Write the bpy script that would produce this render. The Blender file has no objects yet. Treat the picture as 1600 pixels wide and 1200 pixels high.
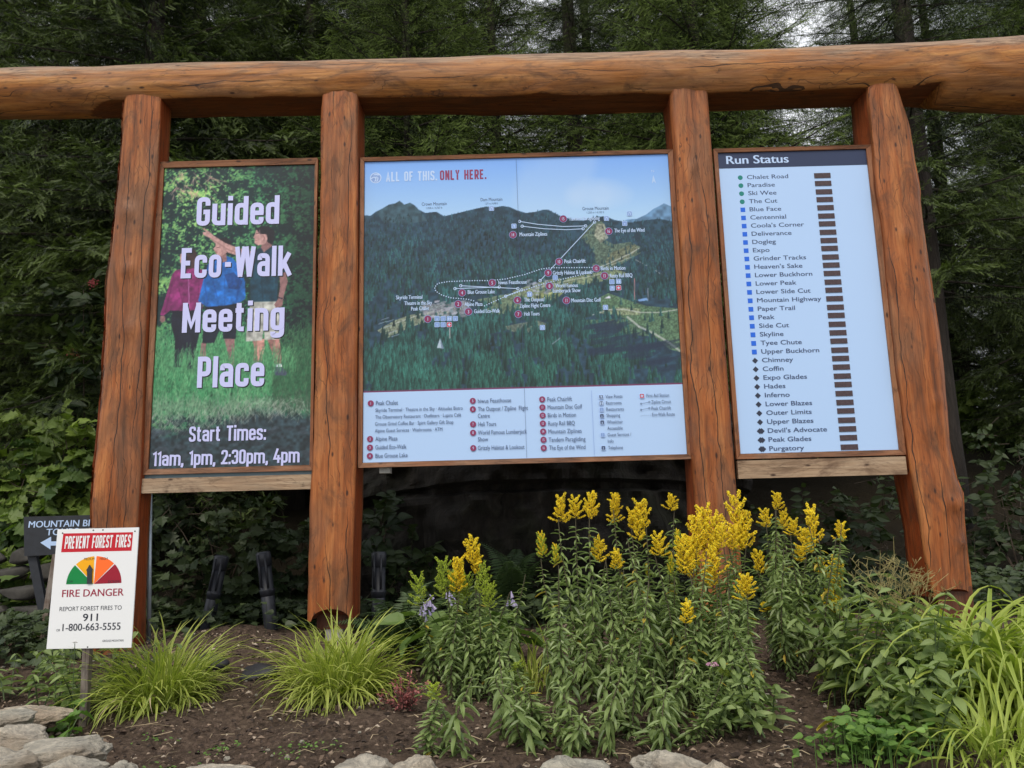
import bpy, bmesh, math, random
import numpy as np
from mathutils import Vector, Matrix, noise as mnoise

C = bpy.context.scene.collection
R = math.radians

# ---------------------------------------------------------------- camera, sky, sun, exposure
CAM_Z = 1.6
PITCH, ROLL, FPX = R(10.0), R(-1.52), 1250.0          # focal length in pixels of a 1600 px wide frame
_u0 = np.array([0, -math.sin(PITCH), math.cos(PITCH)])
_r0 = np.array([1.0, 0, 0])
FWD = np.array([0, math.cos(PITCH), math.sin(PITCH)])
RGT = _r0 * math.cos(ROLL) + _u0 * math.sin(ROLL)
UPV = -_r0 * math.sin(ROLL) + _u0 * math.cos(ROLL)
cam = bpy.data.cameras.new('camera')
cam.sensor_width = 36.0
cam.lens = FPX / 1600 * 36.0
cam.clip_start, cam.clip_end = 0.05, 3000
camo = bpy.data.objects.new('camera', cam)
C.objects.link(camo)
camo.matrix_world = Matrix(((RGT[0], UPV[0], -FWD[0], 0), (RGT[1], UPV[1], -FWD[1], 0),
                            (RGT[2], UPV[2], -FWD[2], CAM_Z), (0, 0, 0, 1)))
bpy.context.scene.camera = camo

SUN_EL, SUN_AZ = R(52), R(198)       # azimuth from +Y towards +X: a veiled sun high behind the camera, a little to the left
world = bpy.data.worlds.new('World')
bpy.context.scene.world = world
world.use_nodes = True
wn = world.node_tree
wn.nodes.clear()
sky = wn.nodes.new('ShaderNodeTexSky')
sky.sky_type = 'NISHITA'
sky.sun_disc = False
sky.sun_elevation = SUN_EL
sky.sun_rotation = SUN_AZ
sky.air_density, sky.dust_density, sky.ozone_density = 1.0, 1.5, 1.5
bg = wn.nodes.new('ShaderNodeBackground')
bg.inputs['Strength'].default_value = 0.115
wo = wn.nodes.new('ShaderNodeOutputWorld')
# broken bright cloud all over the sky
wtc = wn.nodes.new('ShaderNodeTexCoord')
wns = wn.nodes.new('ShaderNodeTexNoise')
wns.inputs['Scale'].default_value, wns.inputs['Detail'].default_value, wns.inputs['Roughness'].default_value = 2.6, 7, 0.6
wn.links.new(wtc.outputs['Generated'], wns.inputs['Vector'])
wrp = wn.nodes.new('ShaderNodeValToRGB')
wrp.color_ramp.elements[0].position, wrp.color_ramp.elements[1].position = 0.30, 0.47
wrp.color_ramp.elements[0].color = (0.30, 0.30, 0.30, 1)
wn.links.new(wns.outputs[0], wrp.inputs[0])
wmx = wn.nodes.new('ShaderNodeMix')
wmx.data_type = 'RGBA'
wmx.inputs[7].default_value = (6.8, 6.95, 7.3, 1)
wn.links.new(wrp.outputs[0], wmx.inputs[0])
wn.links.new(sky.outputs[0], wmx.inputs[6])
wn.links.new(wmx.outputs[2], bg.inputs[0])
wn.links.new(bg.outputs[0], wo.inputs[0])
sun = bpy.data.lights.new('sun', 'SUN')
sun.energy, sun.angle, sun.color = 1.5, R(22), (1.0, 0.91, 0.77)
suno = bpy.data.objects.new('sun', sun)
C.objects.link(suno)
sdir = Vector((math.sin(SUN_AZ) * math.cos(SUN_EL), math.cos(SUN_AZ) * math.cos(SUN_EL), math.sin(SUN_EL)))
suno.rotation_euler = sdir.to_track_quat('Z', 'Y').to_euler()
vs = bpy.context.scene.view_settings
vs.view_transform, vs.look, vs.gamma, vs.exposure = 'Standard', 'None', 1.0, 0.50
vs.use_curve_mapping = False

def P(px, py, Y):
    """point of the vertical plane y = Y seen at a pixel of the 1600 x 1200 photograph (for measuring positions)"""
    d = RGT * (px - 800) / FPX + UPV * (600 - py) / FPX + FWD
    p = d * (Y / d[1])
    return np.array([p[0], Y, p[2] + CAM_Z])

# ---------------------------------------------------------------- mesh helpers
class Acc:
    """collects geometry for ONE mesh"""
    def __init__(s):
        s.V, s.L, s.S, s.T, s.M, s.n = [], [], [], [], [], 0
    def add(s, V, F, tint=0.0, mat=0):
        V = np.asarray(V, float).reshape(-1, 3)
        if isinstance(F, np.ndarray):
            k = F.shape[1]
            s.L.append((F + s.n).ravel()); s.S.append(np.full(len(F), k)); nf = len(F)
        else:
            s.L.append(np.array([i + s.n for f in F for i in f])); s.S.append(np.array([len(f) for f in F])); nf = len(F)
        s.V.append(V)
        s.T.append(np.broadcast_to(np.asarray(tint, float), (len(V),)))
        s.M.append(np.full(nf, mat) if np.isscalar(mat) else np.asarray(mat))
        s.n += len(V)
        return s
    def mesh(s, name, mats, smooth=True, origin=(0, 0, 0), tint=True):
        V = np.concatenate(s.V) - np.asarray(origin, float)
        L = np.concatenate(s.L).astype(np.int32); S = np.concatenate(s.S).astype(np.int32)
        me = bpy.data.meshes.new(name)
        me.vertices.add(len(V)); me.vertices.foreach_set('co', V.astype(np.float32).ravel())
        me.loops.add(len(L)); me.loops.foreach_set('vertex_index', L)
        me.polygons.add(len(S))
        me.polygons.foreach_set('loop_start', (np.cumsum(S) - S).astype(np.int32))
        me.polygons.foreach_set('loop_total', S)
        me.polygons.foreach_set('material_index', np.concatenate(s.M).astype(np.int32))
        me.polygons.foreach_set('use_smooth', np.full(len(S), smooth))
        if tint:
            a = me.attributes.new('tint', 'FLOAT', 'POINT')
            a.data.foreach_set('value', np.concatenate(s.T).astype(np.float32))
        me.update(calc_edges=True)
        for m in (mats if isinstance(mats, (list, tuple)) else [mats]):
            me.materials.append(m)
        return me

def link(name, data, parent=None, loc=None, rot=None, scale=None):
    o = bpy.data.objects.new(name, data)
    C.objects.link(o)
    if parent is not None: o.parent = parent
    if loc is not None: o.location = loc
    if rot is not None: o.rotation_euler = rot
    if scale is not None: o.scale = scale if hasattr(scale, '__len__') else (scale,) * 3
    return o

def tag(o, label=None, cat=None, group=None, kind=None):
    if label: o['label'] = label
    if cat: o['category'] = cat
    if group: o['group'] = group
    if kind: o['kind'] = kind
    return o

def thing(name, label, cat, loc=(0, 0, 0), rz=0.0, group=None):
    o = link(name, None, loc=loc, rot=(0, 0, rz))
    o.empty_display_size = 0.1
    return tag(o, label, cat, group)

def part(name, acc, mats, parent, smooth=True, kind=None, label=None):
    """a part given in world coordinates, child of an unrotated thing"""
    org = np.zeros(3)
    p = parent
    while p is not None:
        org = org + np.array(p.location); p = p.parent
    o = link(name, acc.mesh(name, mats, smooth, origin=org), parent)
    return tag(o, label=label, kind=kind)

def solo(name, acc, mats, label, cat, group=None, origin=(0, 0, 0), smooth=True, kind=None):
    o = link(name, acc.mesh(name, mats, smooth, origin=origin), loc=origin)
    return tag(o, label, cat, group, kind)

def box(x0, x1, y0, y1, z0, z1):
    V = np.array([(x, y, z) for z in (z0, z1) for y in (y0, y1) for x in (x0, x1)], float)
    F = np.array([(0, 2, 3, 1), (4, 5, 7, 6), (0, 1, 5, 4), (2, 6, 7, 3), (0, 4, 6, 2), (1, 3, 7, 5)])
    return V, F

def tube(path, rad, n=8, cap=True):
    path = np.asarray(path, float); m = len(path)
    rad = np.broadcast_to(np.asarray(rad, float), (m,))
    t = np.gradient(path, axis=0); t /= np.linalg.norm(t, axis=1)[:, None] + 1e-9
    ref = np.array([0, 0, 1.0]) if abs(t[:, 2]).mean() < 0.8 else np.array([0, 1.0, 0])
    a = np.cross(t, ref); a /= np.linalg.norm(a, axis=1)[:, None] + 1e-9
    b = np.cross(t, a)
    th = np.linspace(0, 2 * np.pi, n, endpoint=False)
    V = path[:, None] + rad[:, None, None] * (np.cos(th)[None, :, None] * a[:, None] + np.sin(th)[None, :, None] * b[:, None])
    V = V.reshape(-1, 3)
    F = [(i * n + j, i * n + (j + 1) % n, (i + 1) * n + (j + 1) % n, (i + 1) * n + j) for i in range(m - 1) for j in range(n)]
    if cap:
        F.append(tuple(range(n))[::-1]); F.append(tuple((m - 1) * n + j for j in range(n)))
    return V, F

def grid_faces(nu, nv, wrap=False):
    i = np.arange(nu - 1)[:, None]; j = np.arange(nv if wrap else nv - 1)[None, :]
    j2 = (j + 1) % nv
    return np.stack([i * nv + j, i * nv + j2, (i + 1) * nv + j2, (i + 1) * nv + j], -1).reshape(-1, 4)

def inst(TV, TF, M, loc, Tt, jit=None):
    """bake N copies of a template; M (N,3,3), loc (N,3) -> V, F, tint"""
    N, k = len(M), len(TV)
    V = np.einsum('nij,kj->nki', M, TV) + loc[:, None]
    F = (TF[None] + (np.arange(N) * k)[:, None, None]).reshape(-1, TF.shape[1])
    T = np.broadcast_to(Tt, (N, k)).copy()
    if jit is not None: T = T + jit[:, None]
    return V.reshape(-1, 3), F, T.ravel()

def frames(dirs, up, roll=None, scale=1.0):
    """matrices whose x axis is dirs, z axis close to up"""
    d = dirs / (np.linalg.norm(dirs, axis=1)[:, None] + 1e-9)
    up = np.broadcast_to(up, d.shape)
    y = np.cross(up, d); y /= np.linalg.norm(y, axis=1)[:, None] + 1e-9
    z = np.cross(d, y)
    if roll is not None:
        c, s = np.cos(roll)[:, None], np.sin(roll)[:, None]
        y, z = y * c + z * s, z * c - y * s
    M = np.stack([d, y, z], -1)
    return M * np.asarray(scale).reshape(-1, 1, 1)

def vnoise(n, m, rng, cell):
    """smooth value noise n x m with about `cell` pixels per cell"""
    gh, gw = int(n / cell) + 3, int(m / cell) + 3
    g = rng.random((gh, gw))
    y = np.arange(n) / cell; x = np.arange(m) / cell
    yi, xi = y.astype(int), x.astype(int)
    fy, fx = y - yi, x - xi
    fy = fy * fy * (3 - 2 * fy); fx = fx * fx * (3 - 2 * fx)
    a = g[yi][:, xi] * (1 - fx) + g[yi][:, xi + 1] * fx
    b = g[yi + 1][:, xi] * (1 - fx) + g[yi + 1][:, xi + 1] * fx
    return a * (1 - fy)[:, None] + b * fy[:, None]

def fbm(P3, sc, oct=4):
    return np.array([mnoise.fractal(Vector(p) * sc, 1.0, 2.0, oct) for p in P3])

# ---------------------------------------------------------------- materials
def new_mat(name):
    m = bpy.data.materials.new(name); m.use_nodes = True
    nt = m.node_tree
    return m, nt, nt.nodes['Principled BSDF'], nt.nodes['Material Output']

def N(nt, typ, **kw):
    n = nt.nodes.new(typ)
    for k, v in kw.items():
        if k in n.inputs.keys(): n.inputs[k].default_value = v
        else: setattr(n, k, v)
    return n

def ramp(nt, fac, stops, interp='LINEAR'):
    r = nt.nodes.new('ShaderNodeValToRGB'); r.color_ramp.interpolation = interp
    e = r.color_ramp.elements
    while len(e) < len(stops): e.new(0.5)
    for i, (p, c) in enumerate(stops):
        e[i].position = p; e[i].color = (*c, 1) if len(c) == 3 else c
    nt.links.new(fac, r.inputs[0])
    return r.outputs[0]

def mixc(nt, fac, a, b, mode='MIX'):
    m = nt.nodes.new('ShaderNodeMix'); m.data_type = 'RGBA'; m.blend_type = mode
    for s, v in ((0, fac), (6, a), (7, b)):
        if hasattr(v, 'node'): nt.links.new(v, m.inputs[s])
        else: m.inputs[s].default_value = v if not isinstance(v, tuple) or len(v) != 3 else (*v, 1)
    return m.outputs[2]

def math_(nt, op, a, b=0.0, clamp=False):
    m = nt.nodes.new('ShaderNodeMath'); m.operation = op; m.use_clamp = clamp
    for s, v in ((0, a), (1, b)):
        if hasattr(v, 'node'): nt.links.new(v, m.inputs[s])
        else: m.inputs[s].default_value = v
    return m.outputs[0]

def coords(nt, scale, kind='Object', loc=(0, 0, 0)):
    tc = nt.nodes.new('ShaderNodeTexCoord'); mp = nt.nodes.new('ShaderNodeMapping')
    mp.inputs['Scale'].default_value = scale; mp.inputs['Location'].default_value = loc
    nt.links.new(tc.outputs[kind], mp.inputs[0])
    return mp.outputs[0]

def noise(nt, vec, scale=1.0, detail=5.0, rough=0.55, dist=0.0):
    n = nt.nodes.new('ShaderNodeTexNoise')
    n.inputs['Scale'].default_value = scale; n.inputs['Detail'].default_value = detail
    n.inputs['Roughness'].default_value = rough; n.inputs['Distortion'].default_value = dist
    nt.links.new(vec, n.inputs['Vector'])
    return n.outputs[0]

def bump(nt, bs, h, strength=0.4, dist=0.01):
    b = nt.nodes.new('ShaderNodeBump'); b.inputs['Strength'].default_value = strength; b.inputs['Distance'].default_value = dist
    nt.links.new(h, b.inputs['Height']); nt.links.new(b.outputs[0], bs.inputs['Normal'])

def wood_mat(name, axis, cols, weather=(0.30, 0.20, 0.13), wamt=0.35, crack=0.6, rough=0.55, fine=1.0, top=False, seed=0.0):
    """log and timber: grain, blotches, drying checks and knots running along `axis`"""
    m, nt, bs, out = new_mat(name)
    def sc(a, c):
        s = [c, c, c]; s['xyz'.index(axis)] = a; return tuple(s)
    L = (seed * 3.1, seed * 1.7, seed * 2.3)
    g1 = noise(nt, coords(nt, sc(1.1 * fine, 16 * fine), loc=L), 1, 8, 0.65, 0.6)
    g2 = noise(nt, coords(nt, sc(3.0 * fine, 70 * fine), loc=L), 1, 5, 0.7, 0.3)
    bl = noise(nt, coords(nt, sc(1.4, 4.5), loc=L), 1, 5, 0.6, 0.8)
    c = ramp(nt, g1, [(0.28, cols[0]), (0.5, cols[1]), (0.72, cols[2])])
    f = math_(nt, 'MULTIPLY', ramp(nt, bl, [(0.45, (0, 0, 0)), (0.68, (1, 1, 1))]), wamt)
    c = mixc(nt, f, c, weather)
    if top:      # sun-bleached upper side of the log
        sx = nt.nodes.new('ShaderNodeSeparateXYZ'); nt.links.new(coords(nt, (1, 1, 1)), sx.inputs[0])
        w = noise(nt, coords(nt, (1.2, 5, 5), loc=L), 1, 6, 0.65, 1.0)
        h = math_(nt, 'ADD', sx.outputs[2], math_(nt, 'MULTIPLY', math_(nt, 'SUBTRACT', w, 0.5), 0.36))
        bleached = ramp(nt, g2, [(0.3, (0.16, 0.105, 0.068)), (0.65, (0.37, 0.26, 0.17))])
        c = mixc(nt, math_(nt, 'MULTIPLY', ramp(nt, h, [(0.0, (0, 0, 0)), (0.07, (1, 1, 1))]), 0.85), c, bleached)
    gg = ramp(nt, g2, [(0.34, (0.42, 0.36, 0.32)), (0.58, (1.08, 1.08, 1.08))])
    c = mixc(nt, 0.55, c, gg, 'MULTIPLY')
    st_ = noise(nt, coords(nt, sc(2.2, 6.0), loc=(L[0] + 3, L[1], L[2] + 1)), 1, 7, 0.68, 1.8)
    c = mixc(nt, math_(nt, 'MULTIPLY', ramp(nt, st_, [(0.49, (0, 0, 0)), (0.68, (1, 1, 1))]), 0.72), c, (0.075, 0.036, 0.020))
    # dark stain flecks
    fl = noise(nt, coords(nt, sc(7, 22), loc=L), 1, 4, 0.7, 1.5)
    c = mixc(nt, math_(nt, 'MULTIPLY', ramp(nt, fl, [(0.58, (0, 0, 0)), (0.72, (1, 1, 1))]), 0.55), c, (0.045, 0.022, 0.013))
    # drying checks
    sxa = nt.nodes.new('ShaderNodeSeparateXYZ'); nt.links.new(coords(nt, (1, 1, 1)), sxa.inputs[0])
    acr = math_(nt, 'ADD', sxa.outputs[0 if axis == 'z' else 2], math_(nt, 'MULTIPLY', sxa.outputs[1], 0.7))
    def checks(per_m, wid, sc_, off, lo):
        wp = noise(nt, coords(nt, sc(sc_, sc_ * 1.5), loc=(L[0] + off, L[1] + 2, L[2])), 1, 4, 0.6)
        gt = noise(nt, coords(nt, sc(sc_ * 1.3, 5.0), loc=(L[0] + off + 9, L[1], L[2])), 1, 2)
        v_ = math_(nt, 'ADD', math_(nt, 'MULTIPLY', math_(nt, 'ADD', acr, math_(nt, 'MULTIPLY', wp, 0.22)), per_m), off)
        d_ = math_(nt, 'ABSOLUTE', math_(nt, 'SUBTRACT', math_(nt, 'FRACT', v_), 0.5))
        return math_(nt, 'LESS_THAN', d_, math_(nt, 'MULTIPLY', ramp(nt, gt, [(lo, (0, 0, 0)), (lo + 0.12, (1, 1, 1))]), wid))
    ck = math_(nt, 'MAXIMUM', checks(9.0, 0.024, 0.8, 0.37, 0.42), math_(nt, 'MULTIPLY', checks(26.0, 0.042, 2.2, 0.71, 0.5), 0.55))
    c = mixc(nt, math_(nt, 'MULTIPLY', ck, crack), c, (0.018, 0.010, 0.007))
    # knots
    vo = nt.nodes.new('ShaderNodeTexVoronoi'); nt.links.new(coords(nt, sc(1.7, 4.2), loc=L), vo.inputs['Vector'])
    dd = math_(nt, 'ADD', vo.outputs['Distance'], math_(nt, 'MULTIPLY', math_(nt, 'SUBTRACT', g2, 0.5), 0.1))
    sk_ = nt.nodes.new('ShaderNodeSeparateColor'); nt.links.new(vo.outputs['Color'], sk_.inputs[0])
    kn = math_(nt, 'MULTIPLY', ramp(nt, dd, [(0.09, (1, 1, 1)), (0.20, (0, 0, 0))]), math_(nt, 'GREATER_THAN', sk_.outputs[0], 0.62))
    c = mixc(nt, math_(nt, 'MULTIPLY', kn, 0.9), c, (0.035, 0.015, 0.010))
    nt.links.new(c, bs.inputs['Base Color'])
    bs.inputs['Roughness'].default_value = rough; bs.inputs['Specular IOR Level'].default_value = 0.3
    h = math_(nt, 'SUBTRACT', math_(nt, 'ADD', math_(nt, 'MULTIPLY', g2, 0.35), math_(nt, 'MULTIPLY', g1, 0.5)), math_(nt, 'MULTIPLY', ck, 1.2))
    bump(nt, bs, h, 0.9, 0.008)
    return m

def plain(name, col, rough=0.6, metal=0.0, var=0.12, vscale=20, coat=0.0, bmp=0.0):
    m, nt, bs, out = new_mat(name)
    n = noise(nt, coords(nt, (1, 1, 1)), vscale, 6, 0.6, 0.4)
    d = tuple(x * (1 - var) for x in col); u = tuple(min(1, x * (1 + var)) for x in col)
    nt.links.new(ramp(nt, n, [(0.3, d), (0.7, u)]), bs.inputs['Base Color'])
    bs.inputs['Roughness'].default_value = rough; bs.inputs['Metallic'].default_value = metal
    bs.inputs['Coat Weight'].default_value = coat
    if bmp: bump(nt, bs, n, bmp, 0.01)
    return m

def leaf_mat(name, lo, hi, rough=0.5, trans=0.25, tcol=None, spec=0.35, objvar=0.25, patch=0.0):
    """foliage: the tint of every leaf goes from lo to hi, every plant a little different"""
    m, nt, bs, out = new_mat(name)
    at = nt.nodes.new('ShaderNodeAttribute'); at.attribute_name = 'tint'
    oi = nt.nodes.new('ShaderNodeObjectInfo')
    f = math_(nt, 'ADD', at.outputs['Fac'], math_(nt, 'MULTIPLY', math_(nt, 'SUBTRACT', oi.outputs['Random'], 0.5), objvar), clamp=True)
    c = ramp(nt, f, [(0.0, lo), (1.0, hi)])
    if patch:
        n = noise(nt, coords(nt, (1, 1, 1)), patch, 4)
        c = mixc(nt, 0.6, c, ramp(nt, n, [(0.3, (0.6, 0.65, 0.6)), (0.7, (1.2, 1.15, 1.0))]), 'MULTIPLY')
    nt.links.new(c, bs.inputs['Base Color'])
    bs.inputs['Roughness'].default_value = rough
    bs.inputs['Specular IOR Level'].default_value = spec
    if trans:
        tr = nt.nodes.new('ShaderNodeBsdfTranslucent'); mx = nt.nodes.new('ShaderNodeMixShader')
        mx.inputs[0].default_value = trans
        tc = mixc(nt, 1.0, c, tcol or (1.3, 1.5, 0.6), 'MULTIPLY')
        nt.links.new(tc, tr.inputs[0])
        nt.links.new(bs.outputs[0], mx.inputs[1]); nt.links.new(tr.outputs[0], mx.inputs[2]); nt.links.new(mx.outputs[0], out.inputs[0])
    return m

def print_mat(name):
    """printed artwork: ink colours stored on the sheet's own mesh, under a satin laminate"""
    m, nt, bs, out = new_mat(name)
    at = nt.nodes.new('ShaderNodeAttribute'); at.attribute_name = 'ink'
    nt.links.new(at.outputs['Color'], bs.inputs['Base Color'])
    bs.inputs['Roughness'].default_value = 0.30; bs.inputs['Specular IOR Level'].default_value = 0.45
    return m

def srgb(r, g, b):
    c = np.array([r, g, b]) / 255.0
    return tuple(np.where(c <= 0.04045, c / 12.92, ((c + 0.055) / 1.055) ** 2.4))
INK_DIVISOR = np.array(srgb(219, 221, 207)) / 0.78      # near-neutral divisor, so part of the skylight's blue stays in the inks
def ink(r, g, b):
    """ink colour of a cool white laminated print, with part of the blue skylight left in it"""
    return tuple(np.clip(np.array(srgb(r, g, b)) / INK_DIVISOR, 0.004, 0.88))

MAT = {}
MAT['log'] = wood_mat('log_wood', 'x', [(0.16, 0.055, 0.014), (0.34, 0.130, 0.030), (0.48, 0.225, 0.062)], wamt=0.35, top=True, crack=0.85, seed=1)
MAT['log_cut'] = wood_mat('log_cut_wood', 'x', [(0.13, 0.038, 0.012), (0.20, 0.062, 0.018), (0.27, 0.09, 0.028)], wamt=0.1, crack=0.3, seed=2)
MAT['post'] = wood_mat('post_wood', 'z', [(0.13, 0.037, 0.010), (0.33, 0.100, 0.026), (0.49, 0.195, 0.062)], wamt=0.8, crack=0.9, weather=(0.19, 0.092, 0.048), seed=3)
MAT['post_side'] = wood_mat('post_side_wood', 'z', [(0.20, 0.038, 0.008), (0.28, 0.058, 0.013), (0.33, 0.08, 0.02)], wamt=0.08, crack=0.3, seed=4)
MAT['dark_timber'] = wood_mat('dark_foot_wood', 'z', [(0.06, 0.018, 0.008), (0.11, 0.032, 0.012), (0.16, 0.05, 0.02)], wamt=0.3, crack=0.5, seed=9)
MAT['frame_x'] = wood_mat('frame_wood_level', 'x', [(0.13, 0.05, 0.022), (0.24, 0.10, 0.045), (0.34, 0.17, 0.085)], wamt=0.5, crack=0.25, seed=5)
MAT['frame_z'] = wood_mat('frame_wood_upright', 'z', [(0.16, 0.055, 0.022), (0.27, 0.10, 0.04), (0.36, 0.16, 0.07)], wamt=0.4, crack=0.25, seed=6)
MAT['pale_board'] = wood_mat('pale_board_wood', 'x', [(0.27, 0.17, 0.10), (0.38, 0.26, 0.165), (0.46, 0.34, 0.23)], wamt=0.4, weather=(0.30, 0.26, 0.2), crack=0.1, seed=7)
MAT['grey_wood'] = wood_mat('weathered_stake_wood', 'z', [(0.12, 0.10, 0.085), (0.22, 0.19, 0.165), (0.31, 0.28, 0.25)], wamt=0.3, crack=0.4, seed=8)
MAT['knot'] = plain('knot_wood', (0.10, 0.045, 0.022), 0.6, var=0.5, vscale=60, bmp=0.3)
MAT['backing'] = plain('sign_backing', (0.10, 0.16, 0.19), 0.5)
MAT['footing'] = plain('concrete_footing', (0.28, 0.27, 0.25), 0.9, var=0.3, bmp=0.5)
MAT['steel'] = plain('galvanised_steel', (0.38, 0.44, 0.50), 0.45, metal=0.6, var=0.15)
MAT['black_plastic'] = plain('black_plastic', (0.024, 0.027, 0.036), 0.45, var=0.3)
MAT['black_hose'] = plain('black_rubber', (0.018, 0.018, 0.022), 0.6, var=0.3)
MAT['screw'] = plain('screw_head', (0.05, 0.05, 0.05), 0.4, metal=0.7)
MAT['print'] = print_mat('printed_sheet')
# ---------------------------------------------------------------- terrain
def terrain(x, y):
    """height of the ground: the raised bed rises gently away from the path, the bank behind climbs into the wood"""
    x = np.asarray(x, float); y = np.asarray(y, float)
    bed = 0.93 - 0.10 * (5.1 - y)
    z = np.where(y < 5.1, bed, 0.93)
    z = z + 0.30 * np.clip(y - 6.6, 0, 9) + 0.06 * np.clip(y - 15.6, 0, 60)
    z = z + 0.02 * np.sin(x * 3.1 + y * 1.3) + 0.015 * np.sin(x * 7.3 - y * 5.1)
    return z

def soil_mat(name, lo, mid, hi):
    m, nt, bs, out = new_mat(name)
    v = coords(nt, (1, 1, 1))
    a = noise(nt, v, 3.0, 6, 0.6, 0.5); b = noise(nt, v, 38, 8, 0.75); c_ = noise(nt, v, 150, 4, 0.8)
    c = ramp(nt, b, [(0.30, lo), (0.52, mid), (0.74, hi)])
    c = mixc(nt, 0.7, c, ramp(nt, a, [(0.3, (0.65, 0.62, 0.6)), (0.7, (1.25, 1.2, 1.15))]), 'MULTIPLY')
    c = mixc(nt, ramp(nt, c_, [(0.62, (0, 0, 0)), (0.74, (0.7, 0.7, 0.7))]), c, (0.22, 0.17, 0.125))
    nt.links.new(c, bs.inputs['Base Color']); bs.inputs['Roughness'].default_value = 0.95
    bs.inputs['Specular IOR Level'].default_value = 0.15
    bump(nt, bs, math_(nt, 'ADD', b, math_(nt, 'MULTIPLY', c_, 0.5)), 0.9, 0.025)
    return m
MAT['soil'] = soil_mat('bark_mulch_soil', (0.040, 0.029, 0.022), (0.115, 0.083, 0.063), (0.25, 0.19, 0.145))
MAT['forest_floor'] = soil_mat('forest_floor', (0.010, 0.008, 0.005), (0.022, 0.018, 0.011), (0.045, 0.038, 0.022))
MAT['paving'] = soil_mat('gravel_path', (0.16, 0.15, 0.14), (0.27, 0.26, 0.24), (0.40, 0.38, 0.36))

def bed_front(x):
    """y of the front edge of the raised bed: it bends back on the left"""
    return 2.98 + 0.55 * np.clip((-1.35 - x) / 0.9, 0, 1.6) ** 1.3

def sheet(name, xs, yf, zf, mat):
    X, T = np.meshgrid(xs, np.linspace(0, 1, 2 if yf is None else 3))
    return X
# raised bed
nx, ny = 420, 300
xs = np.linspace(-7, 7, nx)
tt = np.linspace(0, 1, ny) ** 1.15
X = np.repeat(xs[:, None], ny, 1)
Y = bed_front(X) + (6.6 - bed_front(X)) * tt[None, :]
Z = terrain(X, Y)
rg = np.random.default_rng(5)
Z += (vnoise(nx, ny, rg, 22) - 0.5) * 0.05 + (vnoise(nx, ny, rg, 7) - 0.5) * 0.022 + (vnoise(nx, ny, rg, 2) - 0.5) * 0.012
Z[:, 0] = -0.05
Y[:, 0] -= 0.05
a = Acc().add(np.stack([X, Y, Z], -1).reshape(-1, 3), grid_faces(nx, ny)[:, ::-1])
tag(link('garden_soil', a.mesh('garden_soil', MAT['soil'])), kind='structure')
# bank behind
nx, ny = 160, 120
xs = np.linspace(-60, 60, nx) ; xs = np.sign(xs) * (np.abs(xs) / 60) ** 1.8 * 60
ys = 6.6 + (np.linspace(0, 1, ny) ** 1.8) * 80
X, Y = np.meshgrid(xs, ys, indexing='ij')
Z = terrain(X, Y) - 0.004 + (vnoise(nx, ny, rg, 5) - 0.5) * 0.5 * np.clip((Y - 6.6) / 2, 0, 1)
a = Acc().add(np.stack([X, Y, Z], -1).reshape(-1, 3), grid_faces(nx, ny)[:, ::-1])
tag(link('hillside', a.mesh('hillside', MAT['forest_floor'])), kind='structure')
a = Acc().add([(-900, -900, 0), (900, -900, 0), (900, 900, 0), (-900, 900, 0)], np.array([[0, 1, 2, 3]]))
tag(link('ground', a.mesh('ground', MAT['paving'])), kind='structure')

# dark overhanging rock face behind the map
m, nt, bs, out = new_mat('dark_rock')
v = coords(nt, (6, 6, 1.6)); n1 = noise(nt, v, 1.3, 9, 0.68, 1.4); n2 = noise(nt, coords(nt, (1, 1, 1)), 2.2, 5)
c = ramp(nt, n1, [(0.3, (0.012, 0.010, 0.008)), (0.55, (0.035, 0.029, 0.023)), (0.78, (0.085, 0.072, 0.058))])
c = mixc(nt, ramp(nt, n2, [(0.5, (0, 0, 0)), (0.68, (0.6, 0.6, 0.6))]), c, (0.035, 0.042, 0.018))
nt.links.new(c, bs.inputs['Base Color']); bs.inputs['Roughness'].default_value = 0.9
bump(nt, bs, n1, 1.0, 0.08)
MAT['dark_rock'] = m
nx, ny = 130, 80
X, T = np.meshgrid(np.linspace(-1.6, 1.9, nx), np.linspace(0, 1, ny), indexing='ij')
top = 2.75 - 0.25 * ((X - 0.3) / 1.7) ** 4
Zr = 0.85 + (top - 0.85) * T
Yr = 6.35 + 0.4 * np.abs((X - 0.2) / 1.5) ** 3 - 0.25 * np.sin(T * 2.6)
Yr += (vnoise(nx, ny, rg, 26) - 0.5) * 0.45 + (vnoise(nx, ny, rg, 8) - 0.5) * 0.24 + (vnoise(nx, ny, rg, 3) - 0.5) * 0.11
Yr[:, 42:45] += 0.12
back = np.stack([X[:, -1:], Yr[:, -1:] + 1.6, Zr[:, -1:] - 0.1], -1)
G = np.concatenate([np.stack([X, Yr, Zr], -1), back], 1)
a = Acc().add(G.reshape(-1, 3), grid_faces(nx, ny + 1))
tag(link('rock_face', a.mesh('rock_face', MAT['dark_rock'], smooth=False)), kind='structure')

# ---------------------------------------------------------------- log structure
LOGY = 5.13
frame_thing = thing('log_frame', 'big rustic log structure with a thick beam on four timber posts carrying the three signs', 'log structure', (0.05, LOGY, 0.95))

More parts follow.
